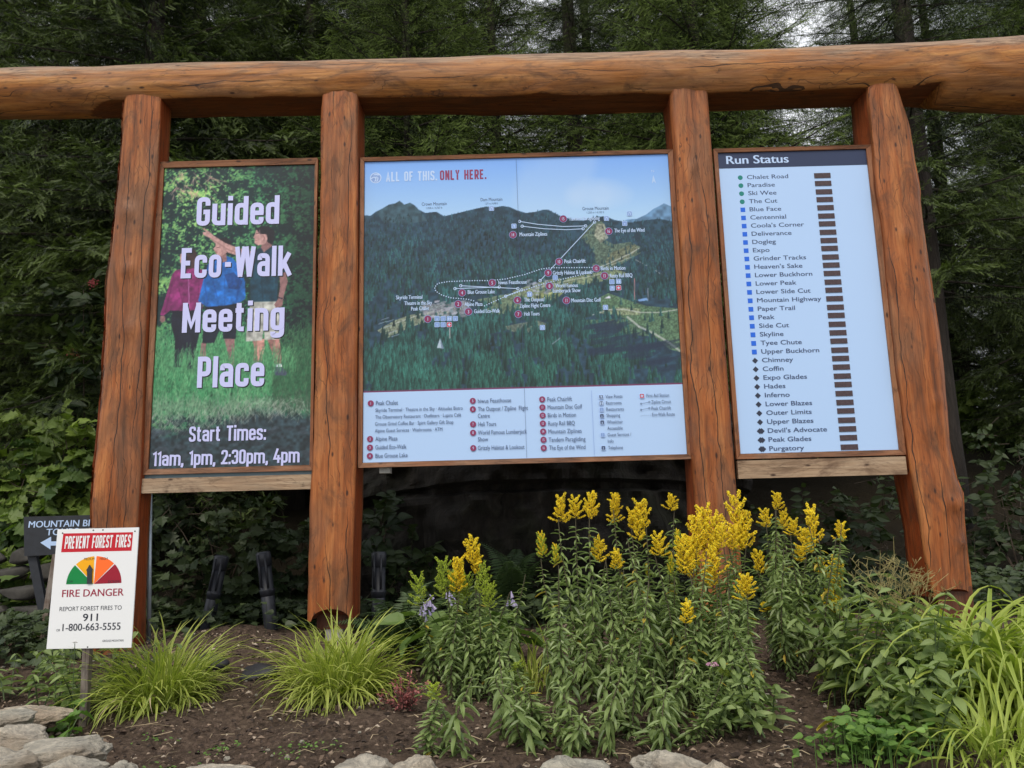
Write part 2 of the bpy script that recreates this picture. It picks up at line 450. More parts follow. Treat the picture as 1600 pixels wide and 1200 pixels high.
def log_profile(x):
    px = [-5.5, -3.53, -2.64, -1.38, 0.06, 1.41, 1.99, 2.6, 2.98, 3.66, 5.5]
    top = [32.36, 32.39, 32.32, 32.42, 32.31, 32.33, 32.33, 32.38, 32.49, 32.69, 32.9]
    bot = [29.1, 29.12, 29.0, 28.95, 28.62, 28.5, 28.45, 28.4, 28.16, 27.77, 27.2]
    t = np.radians(np.interp(x, px, top)); b = np.radians(np.interp(x, px, bot))
    a0, h = (t + b) / 2, (t - b) / 2
    zc = CAM_Z + LOGY * np.tan(a0)
    return zc, (LOGY / np.cos(a0)) * np.sin(h)
nx, nv = 420, 72
xs = np.linspace(-5.2, 5.2, nx)
zc, r = log_profile(xs)
# between the outer posts the log is bigger and its underside sawn flat
FLAT_X = np.array([-2.64, -2.17, -1.38, 0.05, 1.82, 2.4, 2.8]); FLAT_A = np.array([29.0, 28.99, 28.88, 28.57, 28.46, 28.5, 28.5])
zflat = CAM_Z + np.tan(np.radians(np.interp(xs, FLAT_X, FLAT_A))) * (LOGY + 0.125)
tt_ = np.radians(np.interp(xs, [-2.64, 0.06, 2.0, 2.98], [32.36, 32.31, 32.33, 32.45]))
lo_, hi_ = zflat + 0.02, zflat + 0.4
for _ in range(40):
    mid_ = (lo_ + hi_) / 2
    rr_ = LOGY * np.sin(tt_) - (mid_ - CAM_Z) * np.cos(tt_)
    big = rr_ > np.sqrt(0.125 ** 2 + (mid_ - zflat) ** 2)
    lo_ = np.where(big, mid_, lo_); hi_ = np.where(big, hi_, mid_)
inside = (xs > -2.5) & (xs < 2.96)
zc = np.where(inside, mid_, zc); r = np.where(inside, rr_, r)
zc = np.convolve(np.pad(zc, 8, 'edge'), np.ones(17) / 17, 'valid'); r = np.convolve(np.pad(r, 8, 'edge'), np.ones(17) / 17, 'valid')
r = r * (1 + 0.012 * np.sin(xs * 2.2) + 0.008 * np.sin(xs * 5.7 + 1))
th = np.linspace(0, 2 * np.pi, nv, endpoint=False)
TH = th[None, :]
d1 = np.stack([xs[:, None] * np.ones_like(TH), np.cos(TH) * np.ones((nx, 1)), np.sin(TH) * np.ones((nx, 1))], -1).reshape(-1, 3)
nz = fbm(d1 * np.array([1.1, 1.5, 1.5]), 1.0, 4).reshape(nx, nv); nz2 = fbm(d1 * np.array([3.0, 5, 5]), 1.0, 3).reshape(nx, nv)
RR = r[:, None] * (1 + 0.035 * nz + 0.016 * nz2)
for (kx, kt, kr, kh) in ((-1.55, 4.0, .10, .018), (0.25, 4.1, .08, .02), (1.7, 3.9, .07, .012), (2.95, 4.2, .12, .03), (-2.75, 3.8, .1, .02)):
    RR += kh * np.exp(-(((xs[:, None] - kx) / kr) ** 2 + ((TH - kt) * 0.19 / kr) ** 2))
Yl = LOGY + RR * 1.04 * np.cos(TH); Zl = zc[:, None] + RR * np.sin(TH)
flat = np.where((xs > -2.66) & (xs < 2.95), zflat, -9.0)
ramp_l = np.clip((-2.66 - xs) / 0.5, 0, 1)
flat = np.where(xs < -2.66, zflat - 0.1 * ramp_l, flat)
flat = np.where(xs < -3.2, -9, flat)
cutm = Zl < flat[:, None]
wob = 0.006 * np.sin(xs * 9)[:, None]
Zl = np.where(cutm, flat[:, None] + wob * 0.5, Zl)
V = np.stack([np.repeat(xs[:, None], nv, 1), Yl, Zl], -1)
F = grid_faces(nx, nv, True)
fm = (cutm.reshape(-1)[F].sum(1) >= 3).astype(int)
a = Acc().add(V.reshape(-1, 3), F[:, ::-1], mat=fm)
# end discs
for i, s in ((0, 1), (nx - 1, -1)):
    ring = V[i]; cen = ring.mean(0, keepdims=True)
    a.add(np.concatenate([ring, cen]), np.array([[j, (j + 1) % nv, nv][::s] for j in range(nv)]))
# the log's own object frame sits on its axis so that the weathering follows its upper side
logo = link('beam', None, frame_thing)
bpy.data.objects.remove(logo)
me = a.mesh('beam', [MAT['log'], MAT['log_cut']], origin=(0, LOGY, 4.66))
beam = link('beam', me, frame_thing, loc=np.array([0, LOGY, 4.66]) - np.array(frame_thing.location))

def make_post(L, Rt, ztop, zbot, rf, rside, arch, knots=(), side_mat=None, amp=1.0, seed=0, yf=4.99, yb=5.25):
    """L, Rt: lists of (z, x) of the left and right outline of the front face; rf: corner radius (left, right)"""
    nz_, = (110,)
    ks = np.linspace(0, 1, nz_)
    xl = np.array(sorted(L)); xr = np.array(sorted(Rt))
    # cross-section parameter
    nf, nb, ns = 26, 8, 8
    # go round: front (left to right), right side, back, left side
    u = np.concatenate([np.linspace(0, 1, nf, endpoint=False), np.ones(ns), np.linspace(1, 0, nb, endpoint=False), np.zeros(ns)])
    w = np.concatenate([np.zeros(nf), np.linspace(0, 1, ns, endpoint=False), np.ones(nb), np.linspace(1, 0, ns, endpoint=False)])
    side = np.concatenate([np.zeros(nf), np.ones(ns), np.zeros(nb), np.ones(ns)])
    side[nf - 1] = 0
    G = np.zeros((nz_, len(u), 3))
    for i, k in enumerate(ks):
        za = zbot + (ztop - zbot) * k
        a_, b_ = np.interp(za, xl[:, 0], xl[:, 1]), np.interp(za, xr[:, 0], xr[:, 1])
        W = b_ - a_
        x = a_ + W * u; y = yf + (yb - yf) * w
        bul = np.where(w == 0, -0.012 * (1 - (2 * u - 1) ** 2), 0)
        # rounded corners
        rl, rr_ = rf
        fl = np.clip((rl - (x - a_)) / rl, 0, 1) if rl > 0 else 0 * x
        fr = np.clip((rr_ - (b_ - x)) / rr_, 0, 1) if rr_ > 0 else 0 * x
        rnd = rl * (1 - np.sqrt(np.clip(1 - fl ** 2, 0, 1))) + rr_ * (1 - np.sqrt(np.clip(1 - fr ** 2, 0, 1)))
        y = y + np.where(w == 0, bul + rnd, 0)
        if rside > 0:        # rounded right flank (a half-log)
            y = np.where((w > 0) & (w < 1) & (u == 1), np.maximum(y, yf + rr_), y)
            x = x + np.where((w > 0) & (u == 1), rside * np.sin(np.pi * w) - rside * w * 0.5, 0)
        G[i, :, 0] = x; G[i, :, 1] = y
        zb = zbot + arch * np.sqrt(np.clip(1 - ((u - 0.52) / 0.44) ** 2, 0, 1)) * (w < .99)
        G[i, :, 2] = zb + (ztop - zb) * k
    flatG = G.reshape(-1, 3)
    n1 = fbm(flatG * np.array([4, 4, 1.6]) + seed * 7.7, 1.0, 4).reshape(nz_, -1); n2 = fbm(flatG * np.array([14, 14, 5]) + seed, 1.0, 3).reshape(nz_, -1)
    disp = (0.013 * n1 + 0.004 * n2) * amp
    G[:, :, 1] += np.where(w == 0, disp, 0.3 * disp)
    G[:, :, 0] += np.where(u == 0, disp * 0.9, np.where(u == 1, disp * (0.9 if rside else 0.25), 0))
    for (kx, kz, kr, kh) in knots:
        d = np.exp(-(((G[:, :, 0] - kx) / kr) ** 2 + ((G[:, :, 2] - kz) / kr) ** 2))
        G[:, :, 1] -= d * kh * (w < .6); G[:, :, 0] += d * kh * 0.8 * (u > .8)
    F = grid_faces(nz_, len(u), True)
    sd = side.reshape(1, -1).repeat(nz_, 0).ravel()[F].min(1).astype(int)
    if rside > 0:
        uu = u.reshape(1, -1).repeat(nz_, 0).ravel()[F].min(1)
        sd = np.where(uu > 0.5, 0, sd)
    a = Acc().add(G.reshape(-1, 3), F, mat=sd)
    m = len(u)
    a.add(G[-1], [tuple(range(m))]); a.add(G[0], [tuple(range(m))[::-1]], mat=1)
    return a

def pts(lst, Y=4.99):
    out = []
    for px, py in lst:
        p = P(px, py, Y); out.append((p[2], p[0]))
    return out
POSTS = [
    dict(L=pts([(188, 167), (181, 275), (172, 367), (162, 443), (160, 519), (149, 655), (138, 785), (132, 1000)]),
         R=pts([(250, 172), (246, 248), (233, 422), (225, 562), (219, 736), (213, 830), (206, 1010)]), rf=(0.06, 0.006), rs=0, yb=5.165, arch=0, zb=0.90, zt=4.54,
         label='leftmost post of the log frame, its outer edge left wavy', knots=[(-2.50, 3.7, .05, .02), (-2.44, 2.9, .05, .015), (-2.47, 3.3, .04, .02)]),
    dict(L=pts([(502, 162), (500, 302), (495, 465), (490, 628), (485, 763), (481, 967)]),
         R=pts([(559, 162), (558, 465), (555, 780), (550, 933), (549, 970)]), rf=(0.02, 0.012), rs=0, arch=0.07, zb=1.06, zt=4.54,
         label='squared post left of the map, arched notch at its foot', knots=[]),
    dict(L=pts([(1049, 145), (1058, 300), (1068, 480), (1078, 640), (1088, 790), (1097, 940), (1102, 1000)]),
         R=pts([(1107, 145), (1118, 300), (1130, 480), (1142, 640), (1153, 778), (1163, 940), (1168, 1000)]), rf=(0.02, 0.02), rs=0, arch=0, zb=0.90, zt=4.54,
         label='squared post right of the map, standing behind the goldenrod', knots=[(1.25, 3.9, .03, .008)]),
    dict(L=pts([(1356, 140), (1362, 220), (1370, 291), (1381, 350), (1390, 437), (1394, 480), (1403, 575), (1419, 700), (1431, 767), (1442, 825), (1448, 875), (1464, 960)]),
         R=pts([(1410, 135), (1420, 165), (1428, 191), (1434, 240), (1445, 290), (1445, 305), (1449, 340), (1453, 370), (1461, 430), (1472, 500), (1478, 540), (1484, 590), (1489, 646), (1493, 700), (1502, 745), (1513, 770), (1514, 800), (1518, 850), (1523, 900), (1527, 945)]),
         rf=(0.004, 0.09), rs=0.035, arch=0.05, zb=1.10, zt=4.50, label='rightmost post of the log frame, a bulging half-log with knots',
         knots=[(2.70, 1.66, .045, .02), (2.71, 1.42, .03, .015), (2.60, 3.4, .05, .015), (2.66, 2.3, .04, .012)]),
]
for i, d in enumerate(POSTS):
    side_m = MAT['post_side']
    a = make_post(d['L'], d['R'], d['zt'], d['zb'], d['rf'], d['rs'], d['arch'], d['knots'], seed=i + 1, yb=d.get('yb', 5.25))
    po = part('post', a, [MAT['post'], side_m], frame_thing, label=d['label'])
    if i in (1, 3):
        b0, b1 = (d['L'][-1][1], d['R'][-1][1])
        ft = Acc()
        if i == 1:
            ft.add(*box(b0 + 0.09, b1 - 0.07, 5.06, 5.20, 0.85, 1.00))
            part('post_core', Acc().add(*box(b0 + 0.03, b1 - 0.03, 5.09, 5.23, 1.0, 1.2)), MAT['dark_timber'], po, smooth=False)
        else:
            ft.add(*box(b0 + 0.03, b1 - 0.004, 5.02, 5.24, 0.85, 1.16))
        part('post_foot', ft, MAT['footing'] if i == 1 else MAT['dark_timber'], po, smooth=False)
    for (kx, kz, kr, kh) in d['knots']:
        yk = 4.982 if kx < 2.76 else 5.03
        t_, f_ = [], []
        th = np.linspace(0, 2 * np.pi, 12, endpoint=False)
        rr = kr * 0.45
        ring0 = np.stack([kx + rr * np.cos(th), np.full(12, yk + 0.02), kz + rr * 1.25 * np.sin(th)], -1)
        ring1 = np.stack([kx + rr * .75 * np.cos(th), np.full(12, yk - kh * .6), kz + rr * .95 * np.sin(th)], -1)
        cen = np.array([[kx, yk - kh * .55, kz]])
        VV = np.concatenate([ring0, ring1, cen])
        FF = [(j, (j + 1) % 12, 12 + (j + 1) % 12, 12 + j) for j in range(12)] + [(12 + j, 12 + (j + 1) % 12, 24) for j in range(12)]
        part('knot', Acc().add(VV, FF), MAT['knot'], po)

# pale boards below the two side signs
PY = 5.15
def board(p0, p1, name, label, th=0.035, y=5.02):
    a = Acc().add(*box(p0[0], p1[0], y, y + th, p1[2], p0[2]))
    return part(name, a, MAT['pale_board'], frame_thing, smooth=False, label=label)
b0, b1 = P(220, 748, 5.02), P(486, 764, 5.02)
board(b0, b1, 'cross_board', 'pale new board under the left sign')
board(P(1152, 720, 5.02), P(1418, 741, 5.02), 'cross_board', 'pale new board under the right sign')
# ---------------------------------------------------------------- lettering
_cap = {}
def text_mesh(s, name, mat, bold=0.0, res=3):
    cu = bpy.data.curves.new(name, 'FONT')
    cu.body = s; cu.size = 1.0; cu.resolution_u = res; cu.fill_mode = 'BOTH'
    o = bpy.data.objects.new(name, cu); C.objects.link(o)
    me = bpy.data.meshes.new_from_object(o)
    bpy.data.objects.remove(o)
    n = len(me.vertices); co = np.empty(n * 3, np.float32); me.vertices.foreach_get('co', co)
    F = [tuple(p.vertices) for p in me.polygons]
    bpy.data.meshes.remove(me); bpy.data.curves.remove(cu)
    return co.reshape(-1, 3), F
CAPH = text_mesh('H', 'cap', None)[0][:, 1].max()

class Sheet:
    """a flat upright board facing the camera side (-y): places lettering and shapes on it in metres"""
    def __init__(s, parent, y): s.parent, s.y, s.k = parent, y, 0
    def lay(s):
        s.k += 1
        return s.y - 0.0004 - 0.00003 * s.k
    def text(s, body, x, z, cap, mat, width=None, xs=1.0, bold=0.0, shadow=None, fat=0.0, align='l', name='lettering', res=3, slant=0.0):
        co, F = text_mesh(body, name, mat, bold, res)
        x0, x1 = co[:, 0].min(), co[:, 0].max()
        sz = cap / CAPH
        sx = width / (x1 - x0) if width else sz * xs
        w = (x1 - x0) * sx
        ox = x if align == 'l' else (x - w / 2 if align == 'c' else x - w)
        a = Acc(); y = s.lay()
        cx = ox + (co[:, 0] - x0) * sx + slant * co[:, 1] * sz; cz = z + co[:, 1] * sz
        fat = fat + bold * cap * .6
        ks = [(0, 0)] if not fat else [(-fat / 2, 0.0), (fat / 2, -0.00015)]
        if shadow:
            for (dx, dy) in ks:
                a.add(np.stack([cx + dx + shadow, np.full(len(co), y + 0.00015 - dy * .5), cz - shadow], -1), F, mat=1)
        for (dx, dy) in ks:
            a.add(np.stack([cx + dx, np.full(len(co), y + dy), cz], -1), F, mat=0)
        return part(name, a, [MAT[mat]] + ([MAT['ink_shadow']] if shadow else []), s.parent, smooth=False)
    def poly(s, pts_, mat, name):
        y = s.lay()
        a = Acc().add([(p[0], y, p[1]) for p in pts_], [tuple(range(len(pts_)))])
        return part(name, a, MAT[mat], s.parent, smooth=False)
    def disc(s, x, z, r, mat, name, n=20, a0=0, a1=360, rim=None, rmat=None):
        y = s.lay(); th = np.radians(np.linspace(a0, a1, n + 1))
        V = [(x, y, z)] + [(x + r * math.cos(t), y, z + r * math.sin(t)) for t in th]
        a = Acc().add(V, [(0, i, i + 1) for i in range(1, n + 1)])
        mats = [MAT[mat]]
        if rim:
            V = [(x + q * math.cos(t), y + .0001, z + q * math.sin(t)) for t in th for q in (r * .97, r + rim)]
            a.add(V, [(2 * i, 2 * i + 1, 2 * i + 3, 2 * i + 2) for i in range(n)], mat=1); mats.append(MAT[rmat])
        return part(name, a, mats, s.parent, smooth=False)
    def line(s, pl, w, mat, name, dots=None, ends=0.0):
        """a printed line through points, or a row of dots"""
        pl = np.asarray(pl, float); y = s.lay(); a = Acc()
        seg = np.linalg.norm(np.diff(pl, axis=0), axis=1); cum = np.concatenate([[0], np.cumsum(seg)])
        if dots:
            n = int(cum[-1] / dots) + 1
            for d in np.linspace(0, cum[-1], n):
                cx, cz = np.interp(d, cum, pl[:, 0]), np.interp(d, cum, pl[:, 1])
                th = np.linspace(0, 2 * np.pi, 7)[:-1]
                a.add([(cx + w / 2 * math.cos(t), y, cz + w / 2 * math.sin(t)) for t in th], [tuple(range(6))])
        else:
            for p, q in zip(pl[:-1], pl[1:]):
                d = (q - p) / (np.linalg.norm(q - p) + 1e-9); nn = np.array([-d[1], d[0]]) * w / 2
                a.add([(c[0], y, c[1]) for c in (p + nn, q + nn, q - nn, p - nn)], [(0, 1, 2, 3)])
        if ends:
            for c0 in (pl[0], pl[-1]):
                th = np.linspace(0, 2 * np.pi, 15)
                V = [(c0[0] + q * math.cos(t), y - .0001, c0[1] + q * math.sin(t)) for t in th for q in (ends * .6, ends)]
                a.add(V, [(2 * i, 2 * i + 1, 2 * i + 3, 2 * i + 2) for i in range(14)])
        return part(name, a, MAT[mat], s.parent, smooth=False)

# ---- a condensed grotesque drawn with strokes (centre lines, cap height 1), for the poster headings
def _cond_glyphs():
    w, t = .28, .155; b, T, X = t / 2, 1 - t / 2, .76 - t / 2; r = .13
    def loop(y0, y1): return (True, r, [(0, y0), (w, y0), (w, y1), (0, y1)])
    def o(r_, *p): return (False, r_, list(p))
    st = o(0, (0, 0), (0, 1)); sx = o(0, (0, 0), (0, .76)); bowlP = o(r, (0, T), (w, T), (w, .44), (0, .44))
    G = {
     'G': (w, o(r, (w, .70), (w, T), (0, T), (0, b), (w, b), (w, .48)), o(0, (w + b, .48), (w * .5, .48))), 'u': (w, o(r, (0, .76), (0, b), (w, b), (w, .3)), o(0, (w, .76), (w, 0))), 'i': (0, sx, o(0, (0, .86), (0, 1.02))),
     'd': (w, loop(b, X), o(0, (w, 0), (w, 1))), 'e': (w, o(r, (w, .25), (w, b), (0, b), (0, X), (w, X), (w, .36)), o(0, (w + b * .9, .40), (0, .40))), 'c': (w, o(r, (w, .27), (w, b), (0, b), (0, X), (w, X), (w, .50))), 'o': (w, loop(b, X)),
     'a': (w, o(r, (0, .54), (0, X), (w, X), (w, .4)), o(0, (w, .5), (w, 0)), o(r, (w, .42), (0, .42), (0, b), (w, b))), 'l': (0, st), 'k': (w + .03, st, o(0, (.03, .26), (w + .03, .76)), o(0, (.12, .44), (w + .06, 0))),
     'n': (w, sx, o(r, (0, .5), (0, X), (w, X), (w, 0))), 'm': (2 * w, sx, o(r, (0, .5), (0, X), (w, X), (w, 0)), o(r, (w, .5), (w, X), (2 * w, X), (2 * w, 0))), 'g': (w, loop(b, X), o(r, (w, .76), (w, -.17), (0, -.17), (0, -.04))),
     't': (.18, o(r, (.05, .95), (.05, b), (.22, b)), o(0, (-.06, .70), (.20, .70))), 'p': (w, loop(b, X), o(0, (0, -.25), (0, .76))), 's': (w * .92, o(.1, (w * .92, .52), (w * .92, X), (0, X), (0, .43), (w * .92, .33), (w * .92, b), (0, b), (0, .24))),
     'r': (.15, sx, o(r, (0, .45), (0, X), (.2, X))), 'E': (w - .03, o(0, (w, T), (0, T), (0, b), (w, b)), o(0, (0, .5), (w * .85, .5))), 'P': (w, st, bowlP), 'W': (.58, o(0, (0, 1), (.13, .0)), o(0, (.13, 0), (.26, 1)), o(0, (.32, 1), (.45, 0)), o(0, (.45, 0), (.58, 1))),
     'M': (.42, st, o(0, (.0, .90), (.21, .22), (.42, .90)), o(0, (.42, 0), (.42, 1))), 'S': (w, o(r, (w, .72), (w, T), (0, T), (0, .57), (w, .43), (w, b), (0, b), (0, .28))), 'T': (.28, o(0, (-.06, T), (.34, T)), o(0, (.14, T), (.14, 0))),
     '-': (.17, o(0, (-.02, .42), (.19, .42))), ':': (0, o(0, (0, 0), (0, .17)), o(0, (0, .52), (0, .69))), ',': (0, o(0, (0, .16), (0, 0), (-.05, -.13))), '.': (0, o(0, (0, 0), (0, .17))), ' ': (.06,),
     '1': (.10, o(0, (-.06, .80), (.10, .93), (.10, 0))), '2': (w, o(r, (0, .70), (0, T), (w, T), (w, .60)), o(0, (w, .62), (.02, .05)), o(0, (-b, b), (w + b, b))), '3': (w, o(r, (0, .72), (0, T), (w, T), (w, .53), (w * .35, .53)), o(r, (w * .5, .53), (w, .53), (w, b), (0, b), (0, .28))),
     '0': (w, loop(b, T)), '4': (w, o(0, (w * .62, 1), (-.03, .30), (w + .1, .30)), o(0, (w * .8, .55), (w * .8, 0))), 'A': (.30, o(0, (0, 0), (.15, .98), (.30, 0)), o(0, (.07, .28), (.23, .28))), 'L': (w - .05, o(0, (0, 1), (0, b), (w, b))),
     'O': (w, loop(b, T)), 'F': (w - .05, o(0, (w, T), (0, T), (0, 0)), o(0, (0, .5), (w * .8, .5))), 'H': (w, st, o(0, (w, 0), (w, 1)), o(0, (0, .5), (w, .5))), 'I': (0, st), 'N': (w, st, o(0, (.02, .93), (w - .02, .07)), o(0, (w, 0), (w, 1))),
     'Y': (.28, o(0, (0, 1), (.14, .50), (.28, 1)), o(0, (.14, .5), (.14, 0))), 'R': (w, st, bowlP, o(0, (.13, .45), (w + .02, 0))), 'V': (.30, o(0, (0, 1), (.13, .0)), o(0, (.17, 0), (.30, 1)))}
    return G
CONDENSED = _cond_glyphs()
def _fillet(pl, r, closed):
    if not r: return pl
    n = len(pl); out = []
    for i, p in enumerate(pl):
        if not closed and i in (0, n - 1): out.append(p); continue
        p = np.array(p, float); a = np.array(pl[i - 1], float) - p; c = np.array(pl[(i + 1) % n], float) - p
        la, lc = np.linalg.norm(a), np.linalg.norm(c); q = min(r, la * .5, lc * .5)
        A_, C_ = p + a / la * q, p + c / lc * q
        for k in range(5):
            u = k / 4; out.append(tuple(A_ * (1 - u) ** 2 + 2 * p * u * (1 - u) + C_ * u ** 2))
    return out
def ribbon(pl, t, closed):
    pl = np.array(pl, float); keep = [0] + [i for i in range(1, len(pl)) if np.linalg.norm(pl[i] - pl[i - 1]) > 1e-6]; pl = pl[keep]
    n = len(pl); L_, R_ = [], []
    for i in range(n):
        a = pl[i] - pl[i - 1] if (i or closed) else pl[1] - pl[0]; c = pl[(i + 1) % n] - pl[i] if (i < n - 1 or closed) else a
        a, c = a / np.linalg.norm(a), c / np.linalg.norm(c); m_ = a + c; m_ = m_ / (np.linalg.norm(m_) + 1e-9)
        nr = np.array([-m_[1], m_[0]]); k = t / 2 / max(.62, nr @ np.array([-a[1], a[0]]))
        L_.append(pl[i] + nr * k); R_.append(pl[i] - nr * k)
    V = L_ + R_; F = [(i, (i + 1) % n, n + (i + 1) % n, n + i) for i in range(n if closed else n - 1)]
    return np.array(V), F
def cond_text(s, body, x, z, cap, mat, width, t=.17, shadow=0.0, slant=0.0, gap=.07):
    """heading in the condensed face; every stroke lies a hair's breadth in front of the one before"""
    cur = t / 2; strokes = []
    for ch in body:
        g = CONDENSED[ch]
        for (cl, r, pl) in g[1:]:
            V, F = ribbon(_fillet([(a + cur, b_) for a, b_ in pl], r, cl), t, cl); strokes.append((V, F))
        cur += g[0] + t + gap + (.06 if ch == ' ' else 0)
    tot = cur - gap - t / 2; sx = width / tot; y = s.lay(); a = Acc()
    for k, (V, F) in enumerate(strokes):
        yy = y - .00012 * (k % 7)
        a.add(np.stack([x + V[:, 0] * sx + slant * V[:, 1] * cap, np.full(len(V), yy - .0003), z + V[:, 1] * cap], -1), F)
        if shadow: a.add(np.stack([x + V[:, 0] * sx + shadow, np.full(len(V), y + .0002 - .00002 * (k % 7)), z + V[:, 1] * cap - shadow], -1), F, mat=1)
    return part('lettering', a, [MAT[mat]] + ([MAT['ink_shadow']] if shadow else []), s.parent, smooth=False)

def rrect(cx, cz, w, h, r, n=4):
    out = []
    for (sx, sz, a0) in ((1, 1, 0), (-1, 1, 90), (-1, -1, 180), (1, -1, 270)):
        for k in range(n + 1):
            t = R(a0 + 90 * k / n)
            out.append((cx + sx * (w / 2 - r) + r * math.cos(t), cz + sz * (h / 2 - r) + r * math.sin(t)))
    return out

def inkmat(name, r, g, b, raw=False):
    m, nt, bs, out = new_mat('ink_' + name)
    c = srgb(r, g, b) if raw else ink(r, g, b)
    bs.inputs['Base Color'].default_value = (*c, 1); bs.inputs['Roughness'].default_value = 0.42; bs.inputs['Specular IOR Level'].default_value = 0.4
    MAT['ink_' + name] = m
for nm, c in dict(white=(172, 198, 238), pale=(185, 190, 222), dark=(62, 78, 105), maroon=(128, 48, 82), red=(165, 40, 62), disc=(120, 42, 78), green=(22, 120, 105),
                  blue=(25, 95, 195), navy=(38, 50, 74), black=(40, 46, 60), paper=(165, 195, 240), icon=(120, 150, 190), redsq=(178, 60, 70)).items():
    inkmat(nm, *c)
inkmat('shadow', 14, 24, 30, raw=True)
for nm, c in dict(fred=(190, 22, 40), fgreen=(0, 128, 62), fyellow=(240, 170, 10), forange=(250, 110, 40), fdark=(150, 18, 44), fblack=(28, 34, 50), fwhite=(228, 230, 232), fmaroon=(150, 24, 56)).items():
    inkmat(nm, *c, raw=True)

# ---------------------------------------------------------------- printed pictures, painted as arrays
class Paint:
    def __init__(s, w, h, x0, x1, z0, z1, y):
        s.w, s.h, s.x0, s.x1, s.z0, s.z1, s.y = w, h, x0, x1, z0, z1, y
        s.a = np.zeros((h, w, 3)); s.yy, s.xx = np.mgrid[0:h, 0:w] + 0.5
    def q(s, px, py):
        p = P(px, py, s.y)
        return ((p[0] - s.x0) / (s.x1 - s.x0) * s.w, (s.z1 - p[2]) / (s.z1 - s.z0) * s.h)
    def mask(s, pl, photo=True):
        pl = np.array([s.q(*p) for p in pl] if photo else pl)
        x0, x1 = int(max(0, pl[:, 0].min() - 1)), int(min(s.w, pl[:, 0].max() + 2)); y0, y1 = int(max(0, pl[:, 1].min() - 1)), int(min(s.h, pl[:, 1].max() + 2))
        if x1 <= x0 or y1 <= y0: return None
        X, Y = s.xx[y0:y1, x0:x1], s.yy[y0:y1, x0:x1]; m = np.zeros(X.shape, bool)
        for (ax, ay), (bx, by) in zip(pl, np.roll(pl, -1, 0)):
            if ay == by: continue
            m ^= ((ay > Y) != (by > Y)) & (X < (bx - ax) * (Y - ay) / (by - ay) + ax)
        return (slice(y0, y1), slice(x0, x1)), m
    def poly(s, pl, col, alpha=1.0, shade=None, photo=True):
        r = s.mask(pl, photo)
        if r is None: return
        sl, m = r; al = (m * alpha)[..., None] if np.isscalar(alpha) else (m * alpha[sl])[..., None]
        c = np.array(col, float)
        if shade is not None: c = c * shade[sl][..., None]
        s.a[sl] = s.a[sl] * (1 - al) + c * al
    def stroke(s, pl, w, col, alpha=1.0, photo=True):
        pl = np.array([s.q(*p) for p in pl] if photo else pl)
        for p, q_ in zip(pl[:-1], pl[1:]):
            x0, x1 = int(max(0, min(p[0], q_[0]) - w - 1)), int(min(s.w, max(p[0], q_[0]) + w + 2)); y0, y1 = int(max(0, min(p[1], q_[1]) - w - 1)), int(min(s.h, max(p[1], q_[1]) + w + 2))
            if x1 <= x0 or y1 <= y0: continue
            X, Y = s.xx[y0:y1, x0:x1], s.yy[y0:y1, x0:x1]; d = q_ - p; L2 = (d ** 2).sum() + 1e-9
            t = np.clip(((X - p[0]) * d[0] + (Y - p[1]) * d[1]) / L2, 0, 1)
            dist = np.hypot(X - p[0] - t * d[0], Y - p[1] - t * d[1])
            al = (np.clip(w / 2 + 0.5 - dist, 0, 1) * alpha)[..., None]
            s.a[y0:y1, x0:x1] = s.a[y0:y1, x0:x1] * (1 - al) + np.array(col, float) * al
    def build(s, name, parent, ss=2):
        h, w = s.h // ss, s.w // ss
        im = s.a[:h * ss, :w * ss].reshape(h, ss, w, ss, 3).mean((1, 3))
        im = np.clip(im, 0, 255) / 255.0
        lin = np.where(im <= 0.04045, im / 12.92, ((im + 0.055) / 1.055) ** 2.4) / INK_DIVISOR
        lin = np.clip(lin, 0.004, 0.85)
        # one vertex per picture element, the outer ones on the edge of the sheet
        X = np.linspace(s.x0, s.x1, w); Zv = np.linspace(s.z1, s.z0, h)
        V = np.stack([np.broadcast_to(X, (h, w)), np.full((h, w), s.y), np.broadcast_to(Zv[:, None], (h, w))], -1)
        a = Acc().add(V.reshape(-1, 3), grid_faces(h, w)[:, ::-1])
        o = part(name, a, MAT['print'], parent, smooth=False)
        at = o.data.color_attributes.new('ink', 'FLOAT_COLOR', 'POINT')
        at.data.foreach_set('color', np.concatenate([lin, np.ones((h, w, 1))], -1).astype(np.float32).ravel())
        return o

def frame_rails(parent, outer, inner, y=5.03, d=0.035, rail_label=None):
    """four mitred rails; outer/inner = (x0, x1, z0, z1)"""
    ox0, ox1, oz0, oz1 = outer; ix0, ix1, iz0, iz1 = inner
    O = [(ox0, oz0), (ox1, oz0), (ox1, oz1), (ox0, oz1)]; I = [(ix0, iz0), (ix1, iz0), (ix1, iz1), (ix0, iz1)]
    for k in range(4):
        k2 = (k + 1) % 4
        quad = [O[k], O[k2], I[k2], I[k]]
        g = 0.0012    # hairline gap at the mitres
        c0 = np.mean(quad, 0); dirv = np.array(O[k2]) - np.array(O[k]); dirv /= np.linalg.norm(dirv)
        q2 = []
        for j, p in enumerate(quad):
            s_ = 1 if j in (0, 3) else -1
            q2.append(np.array(p) + dirv * g * s_)
        V = [(p[0], y, p[1]) for p in q2] + [(p[0], y + d, p[1]) for p in q2]
        # small bevel: push the inner lip back
        V[2] = (V[2][0], y + 0.006, V[2][2]); V[3] = (V[3][0], y + 0.006, V[3][2])
        part('frame_rail', Acc().add(V, [(0, 1, 2, 3), (7, 6, 5, 4), (0, 4, 5, 1), (1, 5, 6, 2), (2, 6, 7, 3), (3, 7, 4, 0)]), MAT['frame_x' if k in (0, 2) else 'frame_z'], parent, smooth=False)

